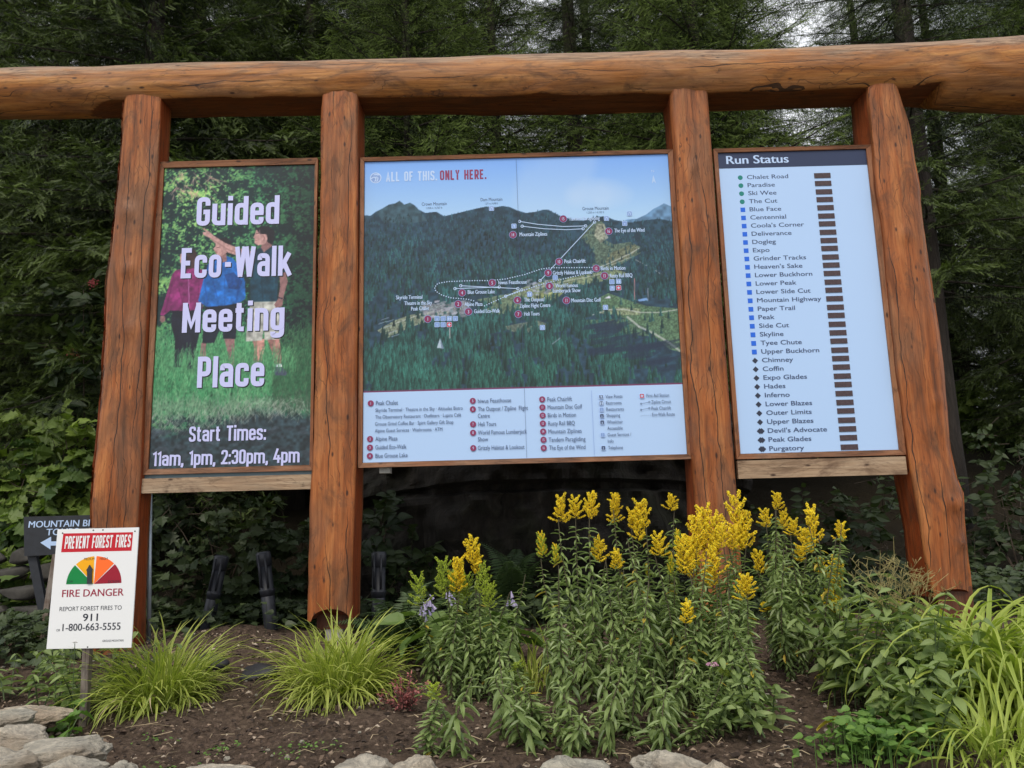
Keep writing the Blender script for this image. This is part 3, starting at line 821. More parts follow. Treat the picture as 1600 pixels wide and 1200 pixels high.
def bnd(tl, tr, bl, br, Y):
    a, b, c, d = (P(*p, Y) for p in (tl, tr, bl, br))
    return ((a[0] + c[0]) / 2, (b[0] + d[0]) / 2, (c[2] + d[2]) / 2, (a[2] + b[2]) / 2)
SY = 5.048      # printed faces

# ============ left sign: guided walk
def guided_sign():
    t = thing('guided_walk_sign', 'tall framed poster reading Guided Eco-Walk Meeting Place, left opening of the log frame', 'sign', (-1.85, SY, 1.98))
    outer = bnd((250, 251), (499, 248), (219, 741), (485, 736), 5.03); inner = bnd((258, 262), (493, 259), (232.5, 731), (483, 728), SY)
    frame_rails(t, outer, (inner[0] - .002, inner[1] + .002, inner[2] - .002, inner[3] + .002))
    part('backing_board', Acc().add(*box(outer[0] + .004, outer[1] - .004, 5.052, 5.07, outer[2] - 0.035, outer[3] - .01)), MAT['backing'], t, smooth=False)
    W, H = 400, 800
    p = Paint(W, H, *inner, SY); rg = np.random.default_rng(11)
    # woodland: clumps of lit and dark leaves
    n_big = vnoise(H, W, rg, 90); n_mid = vnoise(H, W, rg, 26); n_s = vnoise(H, W, rg, 8); n_t = vnoise(H, W, rg, 3.2); n_p = rg.random((H, W))
    U, Vv = p.xx / W, p.yy / H
    lum = 0.35 * n_mid + 0.35 * n_s + 0.3 * n_t
    lit = np.clip((0.75 - U) * 1.1 + (0.35 - Vv) * 0.9 + (n_big - .5) * .8, 0, 1)
    leafy = np.clip((lum - 0.47) * 7, 0, 1)
    dark = np.array([16, 40, 38]); green = np.array([45, 110, 70]); bright = np.array([150, 195, 105])
    p.a[:] = dark + (green - dark) * (leafy * 0.85)[..., None]
    b2 = np.clip((lum - 0.56) * 9, 0, 1) * lit
    p.a += (bright - p.a) * np.clip(b2, 0, 1)[..., None]
    # leaf dabs
    for _ in range(5200):
        x, y = rg.random() * W, rg.random() * H * 0.66
        l = lit[int(y), int(x)]; 
        if lum[int(y), int(x)] < 0.44: continue
        c = green * (0.6 + rg.random() * .7) * (1 - l * .7) + bright * l * .8 * (0.6 + rg.random() * .6)
        s_ = 2 + rg.random() * 4; an = rg.random() * 3.14
        dx, dy = s_ * math.cos(an), s_ * math.sin(an) * .6
        p.poly([(x - dx, y - dy), (x + dy * .6, y - dx * .5), (x + dx, y + dy), (x - dy * .6, y + dx * .5)], c, 0.8, photo=False)
    # dead brown fronds top left
    for _ in range(60):
        x = 20 + rg.random() * 110; y = 10 + rg.random() * 70
        p.stroke([(x, y), (x + rg.normal() * 14 + 8, y + 10 + rg.random() * 12)], 2.2, (190, 150, 130), 0.5, photo=False)
    # shaded right side
    p.a *= (1 - 0.45 * np.clip((U - 0.66) * 3, 0, 1) * (Vv < .62))[..., None]
    # grass
    gr = np.clip((Vv - 0.58 + 0.04 * (n_big - .5)) * 16, 0, 1) * np.clip((0.86 - Vv + 0.05 * (n_mid - .5)) * 20, 0, 1)
    gcol = np.array([40, 100, 60]) * (0.55 + 0.8 * n_s)[..., None]
    p.a = p.a * (1 - gr[..., None]) + gcol * gr[..., None]
    for _ in range(3800):
        x = rg.random() * W; y = H * (0.58 + 0.27 * rg.random()); L = 12 + rg.random() * 34; b = rg.normal() * 9
        l = rg.random()
        c = np.array([50, 120, 72]) * (1 - l ** 2) + np.array([120, 178, 118]) * l ** 2
        if y > H * .8: c = c * .5 + np.array([130, 140, 120]) * .5
        c = c * (1.0 - 0.35 * (x / W > .75))
        p.stroke([(x, y), (x + b * .4, y - L * .6), (x + b, y - L)], 1.5, c, 0.75, photo=False)
    # bank, stones and dark water
    wt = np.clip((Vv - 0.845 - 0.03 * np.sin(U * 5 + 1) + 0.03 * (n_mid - .5)) * 30, 0, 1)
    wc = np.array([30, 44, 48]) * (0.5 + n_s * 1.1)[..., None] + np.array([10, 10, 8])
    p.a = p.a * (1 - wt[..., None]) + wc * wt[..., None]
    for _ in range(420):
        x = rg.random() * W; y = H * (0.80 + 0.055 * rg.random() + 0.02 * math.sin(x / W * 5 + 1))
        p.stroke([(x, y), (x + rg.normal() * 12, y + 8 + 18 * rg.random())], 1.3, (150, 158, 140), 0.45, photo=False)
    for _ in range(70):
        x = rg.random() * W; y = H * (0.87 + 0.12 * rg.random()); s_ = 5 + rg.random() * 16; k = rg.random()
        p.poly([(x - s_, y), (x - s_ * .5, y - s_ * .4), (x + s_ * .6, y - s_ * .35), (x + s_, y + s_ * .1), (x, y + s_ * .4)], np.array([52, 62, 66]) * (0.6 + k * .8), 0.6, photo=False)
    fold = 0.75 + 0.5 * vnoise(H, W, rg, 14)
    sk, skd = (178, 140, 128), (132, 98, 92)
    def cp(l): return [(240 + x / 3.75, 280 + y / 3.75) for x, y in l]
    # walker in a plum jacket
    p.poly(cp([(110, 760), (285, 750), (270, 900), (245, 1010), (232, 1110), (200, 1115), (190, 990), (160, 1100), (118, 1100), (128, 940), (105, 860)]), (22, 24, 34), shade=fold)
    p.poly(cp([(60, 800), (68, 800), (70, 830), (52, 842), (38, 826), (42, 802)]), skd)
    p.poly(cp([(165, 525), (225, 520), (290, 530), (300, 600), (288, 760), (200, 772), (98, 770), (60, 800), (40, 795), (70, 700), (110, 560), (130, 535)]), (118, 38, 88), shade=fold)
    p.poly(cp([(165, 425), (200, 405), (245, 415), (262, 460), (255, 510), (225, 525), (185, 525), (160, 480)]), (58, 40, 36), shade=fold)
    p.poly(cp([(158, 440), (178, 430), (186, 470), (180, 510), (165, 508), (156, 480)]), sk)
    p.stroke(cp([(205, 545), (210, 760)]), 1.6, (205, 150, 190), 0.7)
    # walker in a blue jacket
    p.poly(cp([(305, 740), (495, 730), (490, 850), (480, 935), (408, 935), (400, 850), (355, 960), (285, 960)]), (22, 26, 36), shade=fold)
    p.poly(cp([(280, 958), (310, 962), (305, 1040), (292, 1090), (270, 1090)]), skd); p.poly(cp([(415, 935), (475, 935), (472, 1010), (478, 1090), (448, 1090), (430, 1000)]), skd)
    p.poly(cp([(340, 470), (400, 445), (460, 460), (510, 520), (535, 600), (538, 700), (500, 725), (420, 740), (312, 748), (262, 715), (290, 600), (320, 500)]), (30, 100, 170), shade=fold)
    p.poly(cp([(415, 560), (470, 545), (520, 600), (500, 650), (440, 640)]), (20, 40, 80), 0.6)
    p.stroke(cp([(420, 480), (415, 740)]), 1.3, (18, 60, 120), 0.6)
    p.poly(cp([(385, 440), (425, 430), (430, 480), (405, 490), (388, 470)]), skd)
    p.poly(cp([(366, 375), (400, 370), (425, 390), (430, 430), (400, 450), (372, 446), (360, 425), (350, 408), (362, 395)]), sk)
    p.poly(cp([(362, 380), (385, 350), (425, 342), (455, 365), (458, 410), (435, 435), (418, 415), (405, 388)]), (30, 26, 28))
    for sl in (((318, 500), (300, 610), (318, 740)), ((500, 510), (505, 610), (482, 720)), ((350, 600), (372, 690)), ((440, 660), (470, 600))): p.stroke(cp(sl), 3.0, (14, 62, 128), .55)
    for sl in (((120, 560), (100, 660), (70, 780)), ((270, 560), (262, 700)), ((150, 640), (175, 740))): p.stroke(cp(sl), 3.0, (88, 20, 66), .55)
    p.stroke(cp([(372, 402), (384, 400)]), 1.8, (50, 35, 35), .8); p.stroke(cp([(364, 428), (374, 430)]), 1.6, (130, 70, 68), .8); p.stroke(cp([(398, 400), (404, 440)]), 3.5, (150, 112, 104), .6)
    # guide: dark polo, khaki shorts, pointing arm
    p.poly(cp([(578, 940), (648, 935), (650, 1000), (630, 1075), (580, 1075), (590, 1000)]), (170, 125, 108), shade=fold)
    p.poly(cp([(665, 935), (735, 935), (745, 1010), (748, 1085), (705, 1085), (690, 1010)]), (150, 108, 95), shade=fold)
    p.poly(cp([(705, 1085), (748, 1080), (752, 1105), (705, 1108)]), (215, 222, 228))
    p.poly(cp([(700, 1100), (752, 1098), (780, 1130), (776, 1150), (712, 1148)]), (62, 74, 84)); p.poly(cp([(575, 1070), (625, 1070), (610, 1160), (560, 1160)]), (120, 130, 140), .6)
    p.poly(cp([(570, 715), (715, 712), (735, 800), (745, 935), (650, 942), (645, 850), (635, 945), (540, 950), (548, 820)]), (165, 168, 152), shade=fold)
    p.poly(cp([(590, 420), (640, 395), (690, 392), (740, 420), (765, 470), (775, 540), (735, 552), (728, 600), (722, 715), (568, 720), (566, 600), (575, 480)]), (24, 58, 70), shade=fold)
    p.poly(cp([(735, 550), (772, 545), (785, 600), (762, 680), (752, 745), (715, 755), (705, 735), (728, 700), (740, 630)]), skd)
    p.stroke(cp([(724, 692), (752, 700)]), 3.2, (30, 34, 44))
    p.poly(cp([(640, 365), (700, 360), (690, 395), (645, 430), (628, 400)]), skd)
    p.poly(cp([(600, 300), (640, 290), (665, 310), (670, 350), (650, 382), (612, 388), (590, 375), (592, 350), (584, 342), (594, 322)]), sk)
    p.poly(cp([(600, 292), (630, 275), (680, 278), (708, 305), (706, 360), (690, 385), (668, 370), (662, 325), (620, 322)]), (26, 24, 28))
    p.poly(cp([(284, 286), (300, 290), (330, 312), (350, 330), (420, 375), (500, 405), (560, 420), (600, 425), (590, 470), (520, 458), (440, 432), (370, 385), (330, 345), (292, 328), (288, 310), (312, 312)]), sk, shade=0.9 + 0.1 * fold)
    for _ in range(500):      # grass in front of the walkers' legs
        x = (0.05 + rg.random() * .85) * W; y = H * (0.66 + 0.05 * rg.random()); L = 14 + rg.random() * 40; b = rg.normal() * 9; l = rg.random()
        p.stroke([(x, y), (x + b * .4, y - L * .6), (x + b, y - L)], 1.4, np.array([38, 96, 60]) * (1 - l) + np.array([110, 170, 110]) * l, 0.7, photo=False)
    p.a *= (0.86 + 0.28 * vnoise(H, W, rg, 5))[..., None]
    p.stroke(cp([(600, 320), (616, 318)]), 1.8, (40, 30, 32), .8); p.stroke(cp([(592, 360), (604, 361)]), 1.6, (135, 78, 74), .8); p.stroke(cp([(640, 330), (650, 345), (645, 360)]), 2.4, (120, 84, 78), .7)
    p.stroke(cp([(620, 300), (625, 380)]), 3, (205, 172, 158), .4); p.stroke(cp([(640, 470), (632, 600), (640, 710)]), 3, (14, 38, 48), .6); p.stroke(cp([(700, 450), (706, 640)]), 3, (40, 84, 96), .5)
    p.stroke(cp([(640, 730), (645, 850)]), 2.5, (110, 112, 100), .7); p.stroke(cp([(330, 345), (440, 415), (540, 450)]), 2.5, (128, 92, 86), .6); p.stroke(cp([(590, 760), (585, 920)]), 4, (205, 206, 190), .4)
    p.build('print', t)
    s = Sheet(t, SY)
    for body, x0, x1, base, cap in [('Guided', 306.5, 436, 353, 44.5), ('Eco-Walk', 282, 455, 435, 47), ('Meeting', 284, 444, 520, 46.5), ('Place', 307.5, 412.5, 606, 48.5),
                                    ('Start Times:', 295, 415.5, 690.5, 24), ('11am, 1pm, 2:30pm, 4pm', 238.5, 468, 728.5, 22.5)]:
        A = P(x0, base, SY); B = P(x1, base - 0.0265 * (x1 - x0), SY); T_ = P(x0, base - cap, SY)
        cap_m = T_[2] - A[2]
        big = cap > 30
        cond_text(s, body, A[0], A[2], cap_m, 'ink_pale', B[0] - A[0], gap=.05 if not big else .07, t=.158 if big else .145, shadow=0.007 if big else 0.004)
guided_sign()

# ============ centre sign: the mountain map
def map_sign():
    t = thing('trail_map_sign', 'large framed mountain trail map headed ALL OF THIS. ONLY HERE. in the middle opening', 'sign', (0.07, SY, 1.98))
    outer = bnd((561, 245), (1052, 234), (561, 730), (1082, 718), 5.03); inner = bnd((571, 251.5), (1044, 243), (566, 722), (1072.5, 710.5), SY)
    frame_rails(t, outer, (inner[0] - .002, inner[1] + .002, inner[2] - .002, inner[3] + .002))
    part('backing_board', Acc().add(*box(outer[0] + .004, outer[1] - .004, 5.052, 5.07, outer[2] + 0.004, outer[3] - .004)), MAT['backing'], t, smooth=False)
    zdiv = (P(568, 612, SY)[2] + P(1062, 602, SY)[2]) / 2
    part('legend_panel', Acc().add(*box(inner[0], inner[1], SY, SY + .003, inner[2], zdiv)), MAT['ink_paper'], t, smooth=False)
    W, H = 880, 660
    p = Paint(W, H, inner[0], inner[1], zdiv, inner[3], SY); rg = np.random.default_rng(21)
    U, Vv = p.xx / W, p.yy / H
    nb = vnoise(H, W, rg, 120); nm = vnoise(H, W, rg, 40); ns = vnoise(H, W, rg, 10); nt_ = vnoise(H, W, rg, 3)
    top, hor = np.array([112, 160, 215]), np.array([158, 195, 230])
    k = np.clip(Vv / 0.27, 0, 1)[..., None]
    p.a[:] = top * (1 - k) + hor * k
    cl = np.clip(1 - ((U - .76) / .13) ** 2 - ((Vv - .17) / .08) ** 2 + (nm - .5) * .5, 0, 1)[..., None] * .4
    p.a += (np.array([190, 208, 228]) - p.a) * cl
    cl = np.clip((nb - .5) * 1.2, 0, .25)[..., None] * (U > .45)[..., None]
    p.a += (np.array([175, 200, 225]) - p.a) * cl
    # far bluish ridge
    p.poly([(960, 352), (980, 343), (995, 342), (1010, 335), (1020, 327), (1030, 322), (1037, 318), (1046, 322), (1052, 324), (1052, 380), (960, 380)], (88, 125, 150), shade=.8 + .4 * ns)
    ridge = [(569, 337), (580, 337), (588, 331), (598, 326), (608, 320), (618, 318), (625, 314), (632, 320), (641, 317), (648, 321), (655, 328), (665, 333), (682, 331), (694, 338), (712, 334), (728, 330), (745, 326), (760, 323), (775, 324), (785, 322), (797, 324), (808, 329), (822, 333), (838, 331), (848, 328), (857, 328), (866, 333), (878, 339), (895, 343), (912, 345), (925, 340), (945, 338), (960, 344), (985, 348), (1010, 344), (1030, 342), (1055, 347)]
    shade = 0.75 + 0.5 * ns
    p.poly(ridge + [(1070, 620), (560, 630)], (36, 62, 74), shade=shade)
    p.poly([(588, 331), (598, 326), (608, 320), (618, 318), (625, 314), (632, 320), (641, 317), (655, 328), (668, 345), (640, 350), (600, 348)], (62, 90, 92), 0.5, shade=shade)
    # clearings and ski runs
    cl_col = (128, 142, 100)
    for pl, c, al in [
        ([(926, 347), (940, 345), (948, 358), (944, 374), (958, 382), (985, 378), (1000, 386), (1000, 396), (972, 412), (945, 424), (925, 416), (930, 398), (920, 384), (908, 372), (916, 356)], (98, 116, 86), .7),
        ([(932, 350), (944, 350), (950, 372), (938, 380), (928, 368)], (150, 152, 128), .7),
        ([(955, 395), (990, 380), (997, 388), (985, 402), (955, 416), (945, 410)], (98, 104, 78), .8),
        ([(800, 455), (850, 438), (900, 432), (960, 420), (985, 428), (960, 436), (905, 446), (880, 452), (850, 466), (812, 472)], (122, 136, 96), .85),
        ([(835, 462), (860, 452), (882, 456), (866, 470), (842, 470)], (140, 150, 92), .8),
        ([(745, 468), (800, 458), (822, 466), (815, 482), (780, 492), (745, 488), (770, 478)], (120, 138, 96), .7),
        ([(590, 516), (618, 500), (640, 492), (680, 486), (720, 480), (722, 488), (690, 498), (650, 508), (622, 520), (606, 528)], (128, 138, 108), .85),
        ([(660, 478), (725, 470), (735, 478), (700, 490), (658, 496)], (150, 155, 148), .7),
        ([(930, 468), (950, 458), (985, 470), (1010, 478), (1062, 482), (1064, 550), (1045, 545), (1010, 515), (985, 500), (940, 486)], (88, 118, 78), .8),
        ([(925, 488), (965, 480), (1000, 482), (1000, 492), (960, 492)], (130, 140, 105), .8),
        ([(905, 500), (985, 498), (1015, 525), (975, 522), (940, 512)], (92, 122, 76), .6),
        ([(785, 510), (840, 500), (870, 512), (850, 520), (800, 518)], (120, 128, 96), .6)]:
        p.poly(pl, c, al, shade=0.7 + 0.6 * nt_)
    for pl, w in [([(925, 492), (948, 484), (975, 483), (1000, 488), (1030, 488), (1062, 483)], 3), ([(980, 495), (998, 510), (1020, 520), (1045, 535), (1062, 548)], 5.5), ([(920, 424), (955, 410), (985, 396), (998, 388)], 3), ([(945, 418), (985, 402), (1020, 420), (1050, 440)], 1.6),
                  ([(830, 452), (880, 440), (940, 428), (965, 432)], 2), ([(618, 505), (660, 490), (700, 482)], 2.2)]:
        p.stroke(pl, w, (178, 186, 172), .75)
    # forest: thousands of little conifers, far ones first
    ridge_q = np.array([p.q(*c) for c in ridge])
    n = 9500; X = rg.random(n) * W; Y = 0.24 * H + rg.random(n) ** 0.8 * 0.80 * H; o = np.argsort(Y)
    open_ = (p.a[..., 1] > 85) & (p.a[..., 2] < 150)
    for i in o:
        x, y = X[i], Y[i]
        ry = np.interp(x, ridge_q[:, 0], ridge_q[:, 1])
        if y < ry + 1: continue
        yi, xi = min(H - 1, int(y)), min(W - 1, int(x))
        if open_[yi, xi] and rg.random() < .86: continue
        dens = nm[yi, xi] * .6 + nb[yi, xi] * .4
        near = np.clip((y - ry) / (H * .75), 0, 1)
        if near > .45 and dens < .47 and rg.random() < .85: continue
        if near > .5 and x / W > .83 and rg.random() < .75: continue
        h = 7 + near * 34 * (0.6 + .6 * rg.random()); hw = h * .17 + 1
        far = np.array([46, 86, 94]); nr = np.array([44, 100, 84])
        c = (far * (1 - near) + nr * near) * (0.55 + .62 * rg.random()) * (0.62 + .75 * dens)
        y1 = y; y0 = y - h
        p.poly([(x, y0), (x + hw * .5, y0 + h * .45), (x + hw * .3, y0 + h * .5), (x + hw, y1), (x - hw, y1), (x - hw * .35, y0 + h * .5), (x - hw * .55, y0 + h * .42)], c, .9, photo=False)
        p.poly([(x, y0 + 1), (x + hw * .2, y1), (x - hw, y1)], c * .55, .6, photo=False)
    # long shadows lower right
    for _ in range(26):
        a0 = 905 + rg.random() * 140; b0 = 500 + (a0 - 905) * .35 + rg.random() * 45
        p.poly([(a0, b0), (a0 + 40 + rg.random() * 25, b0 - 9), (a0 + 35, b0 + 3), (a0, b0 + 7)], (30, 45, 62), .55)
    # roofs of the lodge and other buildings
    for _ in range(70):
        a0 = 655 + rg.random() * 75; b0 = 470 + rg.random() * 26
        p.poly([(a0, b0), (a0 + 6 + 5 * rg.random(), b0 - 1.5), (a0 + 8, b0 + 1.5), (a0 + 1, b0 + 3)], np.array([165, 170, 175]) * (.55 + .5 * rg.random()), .7)
    for _ in range(40):
        a0 = 815 + rg.random() * 50; b0 = 436 + rg.random() * 24
        p.poly([(a0, b0), (a0 + 5, b0 - 1), (a0 + 6, b0 + 1.5), (a0 + 1, b0 + 2.5)], np.array([150, 160, 170]) * (.6 + .5 * rg.random()), .7)
    for a0, b0 in ((592, 506), (600, 512), (608, 520), (596, 500), (612, 526), (604, 503)):
        p.stroke([(a0, b0), (a0 + 12, b0 - 4)], 1.6, (150, 168, 178), .8)
    p.poly([(688, 528), (694, 544), (683, 543)], (165, 185, 190)); p.poly([(688, 528), (694, 544), (690, 545)], (110, 130, 145))
    p.stroke([(703, 508), (703, 528)], 2, (170, 165, 160)); p.stroke([(991, 435), (991, 468)], 2, (170, 120, 120)); p.stroke([(1012, 450), (1012, 470)], 1.5, (150, 160, 170))
    p.poly([(996, 468), (1010, 465), (1012, 469), (998, 471)], (110, 150, 190)); p.poly([(944, 466), (952, 462), (954, 466)], (200, 205, 210))
    p.stroke([(863, 537), (875, 528)], 3, (130, 145, 150), .7)
    below = p.yy > np.interp(p.xx[0], ridge_q[:, 0], ridge_q[:, 1])[None, :]
    p.a *= np.where(below, 0.93 + 0.12 * nt_, 1.0)[..., None]
    p.a[-5:] = (110, 50, 85)
    p.build('print', t)
    s = Sheet(t, SY)
    def X_(px, py): q = P(px, py, SY); return q[0], q[2]
    def tx(body, px, py, cap, mat, w=None, **k):
        A = P(px, py, SY); T_ = P(px, py - cap, SY); wd = None
        if w: wd = P(px + w, py - .0265 * w, SY)[0] - A[0]
        return s.text(body, A[0], A[2], T_[2] - A[2], mat, width=wd, **k)
    # headline with its round emblem
    cx, cz = X_(587, 278); s.disc(cx, cz, .0385, 'ink_white', 'emblem_ring', 28)
    s.disc(cx, cz, .0325, 'ink_icon', 'emblem_disc', 28)
    for dx in (0, .013):
        s.line([(cx - .033 + dx * 2, cz - .006 + dx * .3), (cx - .012 + dx, cz + .006), (cx + .002 + dx, cz + .003), (cx + .001 + dx, cz - .012), (cx - .006 + dx, cz - .027)], .0075, 'ink_white', 'emblem_stroke')
        s.line([(cx - .014 + dx, cz + .02), (cx + .002 + dx * .8, cz + .027), (cx + .016 + dx * .6, cz + .018)], .006, 'ink_white', 'emblem_stroke')
    for b, x_, y_, w_, m_, t_ in (('ALL OF THIS.', 603, 284, 80, 'ink_white', .165), ('ONLY HERE.', 687.5, 281.5, 72.5, 'ink_maroon', .165)):
        A = P(x_, y_, SY); cond_text(s, b, A[0], A[2], P(x_, y_ - 15, SY)[2] - A[2], m_, P(x_ + w_, y_ - .0265 * w_, SY)[0] - A[0], t=t_, gap=.10)
    for b, x, y, w, m_ in [('Crown Mountain', 659, 321.5, 39, 'ink_dark'), ('Dam Mountain', 751, 314.5, 34, 'ink_dark'), ('Grouse Mountain', 910, 328.5, 41, 'ink_dark')]:
        tx(b, x, y, 5, m_, w, bold=.01); tx({'C': '1,458 m / 4,767 ft', 'D': '1,371 m / 4,498 ft', 'G': '1,250 m / 4,100 ft'}[b[0]], x + 7, y + 5.2, 3, m_, w - 14)
    cx, cz = X_(1021, 280); s.poly([(cx - .012, cz - .03), (cx, cz + .03), (cx, cz - .015)], 'ink_white', 'north_arrow'); s.poly([(cx + .016, cz - .032), (cx + .001, cz + .03), (cx + .001, cz - .015)], 'ink_paper', 'north_arrow'); tx('N', 1018, 269, 3.5, 'ink_white', 4)
    # routes
    s.line([X_(a, b) for a, b in [(812, 346), (840, 350.5), (880, 354), (915, 353)]], .0045, 'ink_white', 'zipline_line', ends=.0105)
    s.line([X_(a, b) for a, b in [(816, 353.5), (850, 357.5), (885, 359), (911, 357.5)]], .0045, 'ink_white', 'zipline_line', ends=.0105)
    s.line([X_(a, b) for a, b in [(844, 438.5), (929, 347)]], .0045, 'ink_white', 'chairlift_line', ends=.0105)
    s.line([X_(a, b) for a, b in [(711, 451), (780, 448.5)]], .0045, 'ink_white', 'zipline_line', ends=.0105)
    s.line([X_(a, b) for a, b in [(720, 446.5), (809, 451)]], .0045, 'ink_white', 'zipline_line', ends=.0105)
    s.line([X_(a, b) for a, b in [(815, 453), (790, 463)]], .0045, 'ink_white', 'zipline_line', ends=.0105)
    s.line([X_(a, b) for a, b in [(740, 470), (730, 467.5), (705, 465.5), (690, 461), (681, 455), (679, 449), (684, 443), (700, 440), (740, 438.5), (765, 438.5), (790, 436), (820, 429), (845, 420.5), (860, 418.5), (925, 418)]], .0085, 'ink_white', 'walk_route', dots=.0165)
    s.line([X_(a, b) for a, b in [(757, 478), (790, 463), (820, 453), (850, 443), (880, 436), (930, 424)]], .0085, 'ink_white', 'walk_route', dots=.0165)
    # numbered discs and their names
    for n_, dx, dy, lab in [(1, 668.5, 498.5, []), (2, 716, 475, [('Alpine Plaza', 726, 478.5, 28)]), (3, 732, 487, [('Guided Eco-Walk', 741, 489.5, 40)]), (4, 722, 457.5, [('Blue Grouse Lake', 731, 459.5, 42)]), (5, 769, 442, [('hiwus Feasthouse', 779, 444.5, 44)]),
                            (6, 808.5, 469, [('The Outpost/', 819, 471.5, 32), ('Zipline Flight Centre', 812, 481, 48)]), (7, 810, 491, [('Heli Tours', 819, 493.5, 24)]), (8, 858.5, 447, [('World Famous', 868, 449.5, 35), ('Lumberjack Show', 864, 457.5, 43)]),
                            (9, 856.5, 426.5, [('Grizzly Habitat & Lookout', 864, 429.5, 61)]), (10, 873.5, 409, [('Peak Chairlift', 882, 411.5, 33)]), (11, 885, 469.5, [('Mountain Disc Golf', 893, 472.5, 46)]), (12, 931.5, 419.5, [('Birds in Motion', 939, 422.5, 38)]),
                            (13, 944.5, 431, [('Rusty Rail BBQ', 953, 434, 35)]), (14, 801.5, 367, [('Mountain Ziplines', 812, 369.5, 43)]), (15, 880, 342, [('Tandem Paragliding', 889, 345, 48)]), (16, 951, 361.5, [('The Eye of the Wind', 960, 363.5, 47)])]:
        cx, cz = X_(dx, dy); s.disc(cx, cz, .0235, 'ink_disc', 'number_disc', 20, rim=.0025, rmat='ink_icon')
        s.text(str(n_), cx, cz - .0115, .0225, 'ink_white', xs=.75 if n_ < 10 else .6, bold=.02, align='c', name='numeral')
        for b, lx, ly, w in lab: tx(b, lx, ly, 6, 'ink_white', w, bold=.01, fat=.0012)
    for b, lx, ly, w in [('Skyride Terminal', 619, 468, 41), ('Theatre in the Sky', 632, 477, 43), ('Peak Chalet', 642.5, 485.5, 28)]: tx(b, lx, ly, 6, 'ink_white', w, bold=.01, fat=.0012)
    def icon(px, py, g, bgm='ink_icon', fgm='ink_white', sz=.030):
        x, z = X_(px, py); s.poly(rrect(x, z, sz + .004, sz + .004, .006), 'ink_white', 'map_icon'); s.poly(rrect(x, z, sz, sz, .005), bgm, 'map_icon')
        if g == '+':
            s.poly([(x - .009, z - .003), (x - .003, z - .003), (x - .003, z - .009), (x + .003, z - .009), (x + .003, z - .003), (x + .009, z - .003), (x + .009, z + .003), (x + .003, z + .003), (x + .003, z + .009), (x - .003, z + .009), (x - .003, z + .003), (x - .009, z + .003)], fgm, 'map_icon')
        elif g == 'v':
            s.poly([(x - .010, z - .011), (x - .006, z - .011), (x - .004, z + .006), (x + .002, z + .004), (x + .003, z - .011), (x + .007, z - .011), (x + .007, z + .008), (x - .005, z + .010)], fgm, 'map_icon')
        elif g == 'r':
            for d in (-.006, .006): s.poly([(x + d - .003, z - .010), (x + d + .003, z - .010), (x + d + .004, z + .004), (x + d, z + .010), (x + d - .004, z + .004)], fgm, 'map_icon')
        else:
            s.text(g, x, z - .009, .018, fgm, xs=.8, bold=.02, align='c', name='map_icon')
    for px, py, g in [(768, 326, 'v'), (803, 353.5, 'v'), (947.5, 341.5, 'v'), (983.5, 334, 'v'), (976, 349.5, 'e'), (867.5, 434, 'i'), (827.5, 460, 'r'), (956, 440.5, 'i'), (966.5, 440, 'r'), (956.5, 450.5, 'v'), (946, 480.5, 'v'), (847.5, 512, 'v'),
                      (683, 498, 'a'), (692.5, 498, 'i'), (702, 498, 'r'), (711.5, 498, 's'), (683, 507.5, 't'), (692.5, 507.5, '?')]: icon(px, py, g)
    icon(966.5, 450, '+', 'ink_redsq'); icon(702, 507.5, '+', 'ink_redsq')
    # legend
    def num(n_, px, py):
        cx, cz = X_(px, py); s.disc(cx, cz, .0195, 'ink_maroon', 'number_disc', 20); s.text(str(n_), cx, cz - .0085, .017, 'ink_white', xs=.75 if n_ < 10 else .6, bold=.02, align='c', name='numeral')
    def lg(b, x, y, w, cap=6.6): tx(b, x, y, cap, 'ink_dark', w)
    f = 5.926
    for n_, X0, Y0, body, x0, y0, x1 in [(1, 115, 180, 'Peak Chalet', 163, 197, 367), (2, 109, 510, 'Alpine Plaza', 158, 528, 363), (3, 108, 589, 'Guided Eco-Walk', 158, 606, 445), (4, 107, 667, 'Blue Grouse Lake', 158, 685, 456),
                                        (5, 1059, 157, 'hiwus Feasthouse', 1107, 177, 1415), (6, 1060, 234, 'The Outpost / Zipline  Flight', 1107, 252, 1570), (7, 1062, 373, 'Heli Tours', 1112, 392, 1276), (8, 1062, 452, 'World Famous Lumberjack', 1107, 470, 1560), (9, 1064, 594, 'Grizzly Habitat & Lookout', 1107, 612, 1538)]:
        num(n_, 560 + X0 / f, 600 + Y0 / f); lg(body, 560 + x0 / f, 600 + y0 / f, (x1 - x0) / f)
    lg('Centre', 560 + 1107 / f, 600 + 315 / f, 110 / f); lg('Show', 560 + 1107 / f, 600 + 532 / f, 95 / f)
    for body, x0, y0, x1 in [('Skyride Terminal · Theatre in the Sky · Altitudes Bistro', 159, 260, 967), ('The Observatory Restaurant · Outfitters · Lupins Café', 157, 323, 951), ('Grouse Grind Coffee Bar · Spirit Gallery Gift Shop', 156, 387, 880), ('Alpine Guest Services · Washrooms · ATM', 154, 450, 778)]:
        lg(body, 560 + x0 / f, 600 + y0 / f, (x1 - x0) / f, 5.4)
    for n_, X0, Y0, body, x0, y0, x1 in [(10, 161, 143, 'Peak Chairlift', 209, 162, 437), (11, 163, 217, 'Mountain Disc Golf', 212, 235, 531), (12, 165, 292, 'Birds in Motion', 213, 310, 474), (13, 167, 366, 'Rusty Rail BBQ', 218, 386, 463), (14, 170, 441, 'Mountain Ziplines', 219, 460, 526), (15, 173, 517, 'Tandem Paragliding', 221, 536, 561), (16, 175, 593, 'The Eye of the Wind', 225, 610, 561)]:
        num(n_, 820 + X0 / f, 600 + Y0 / f); lg(body, 820 + x0 / f, 600 + y0 / f, (x1 - x0) / f)
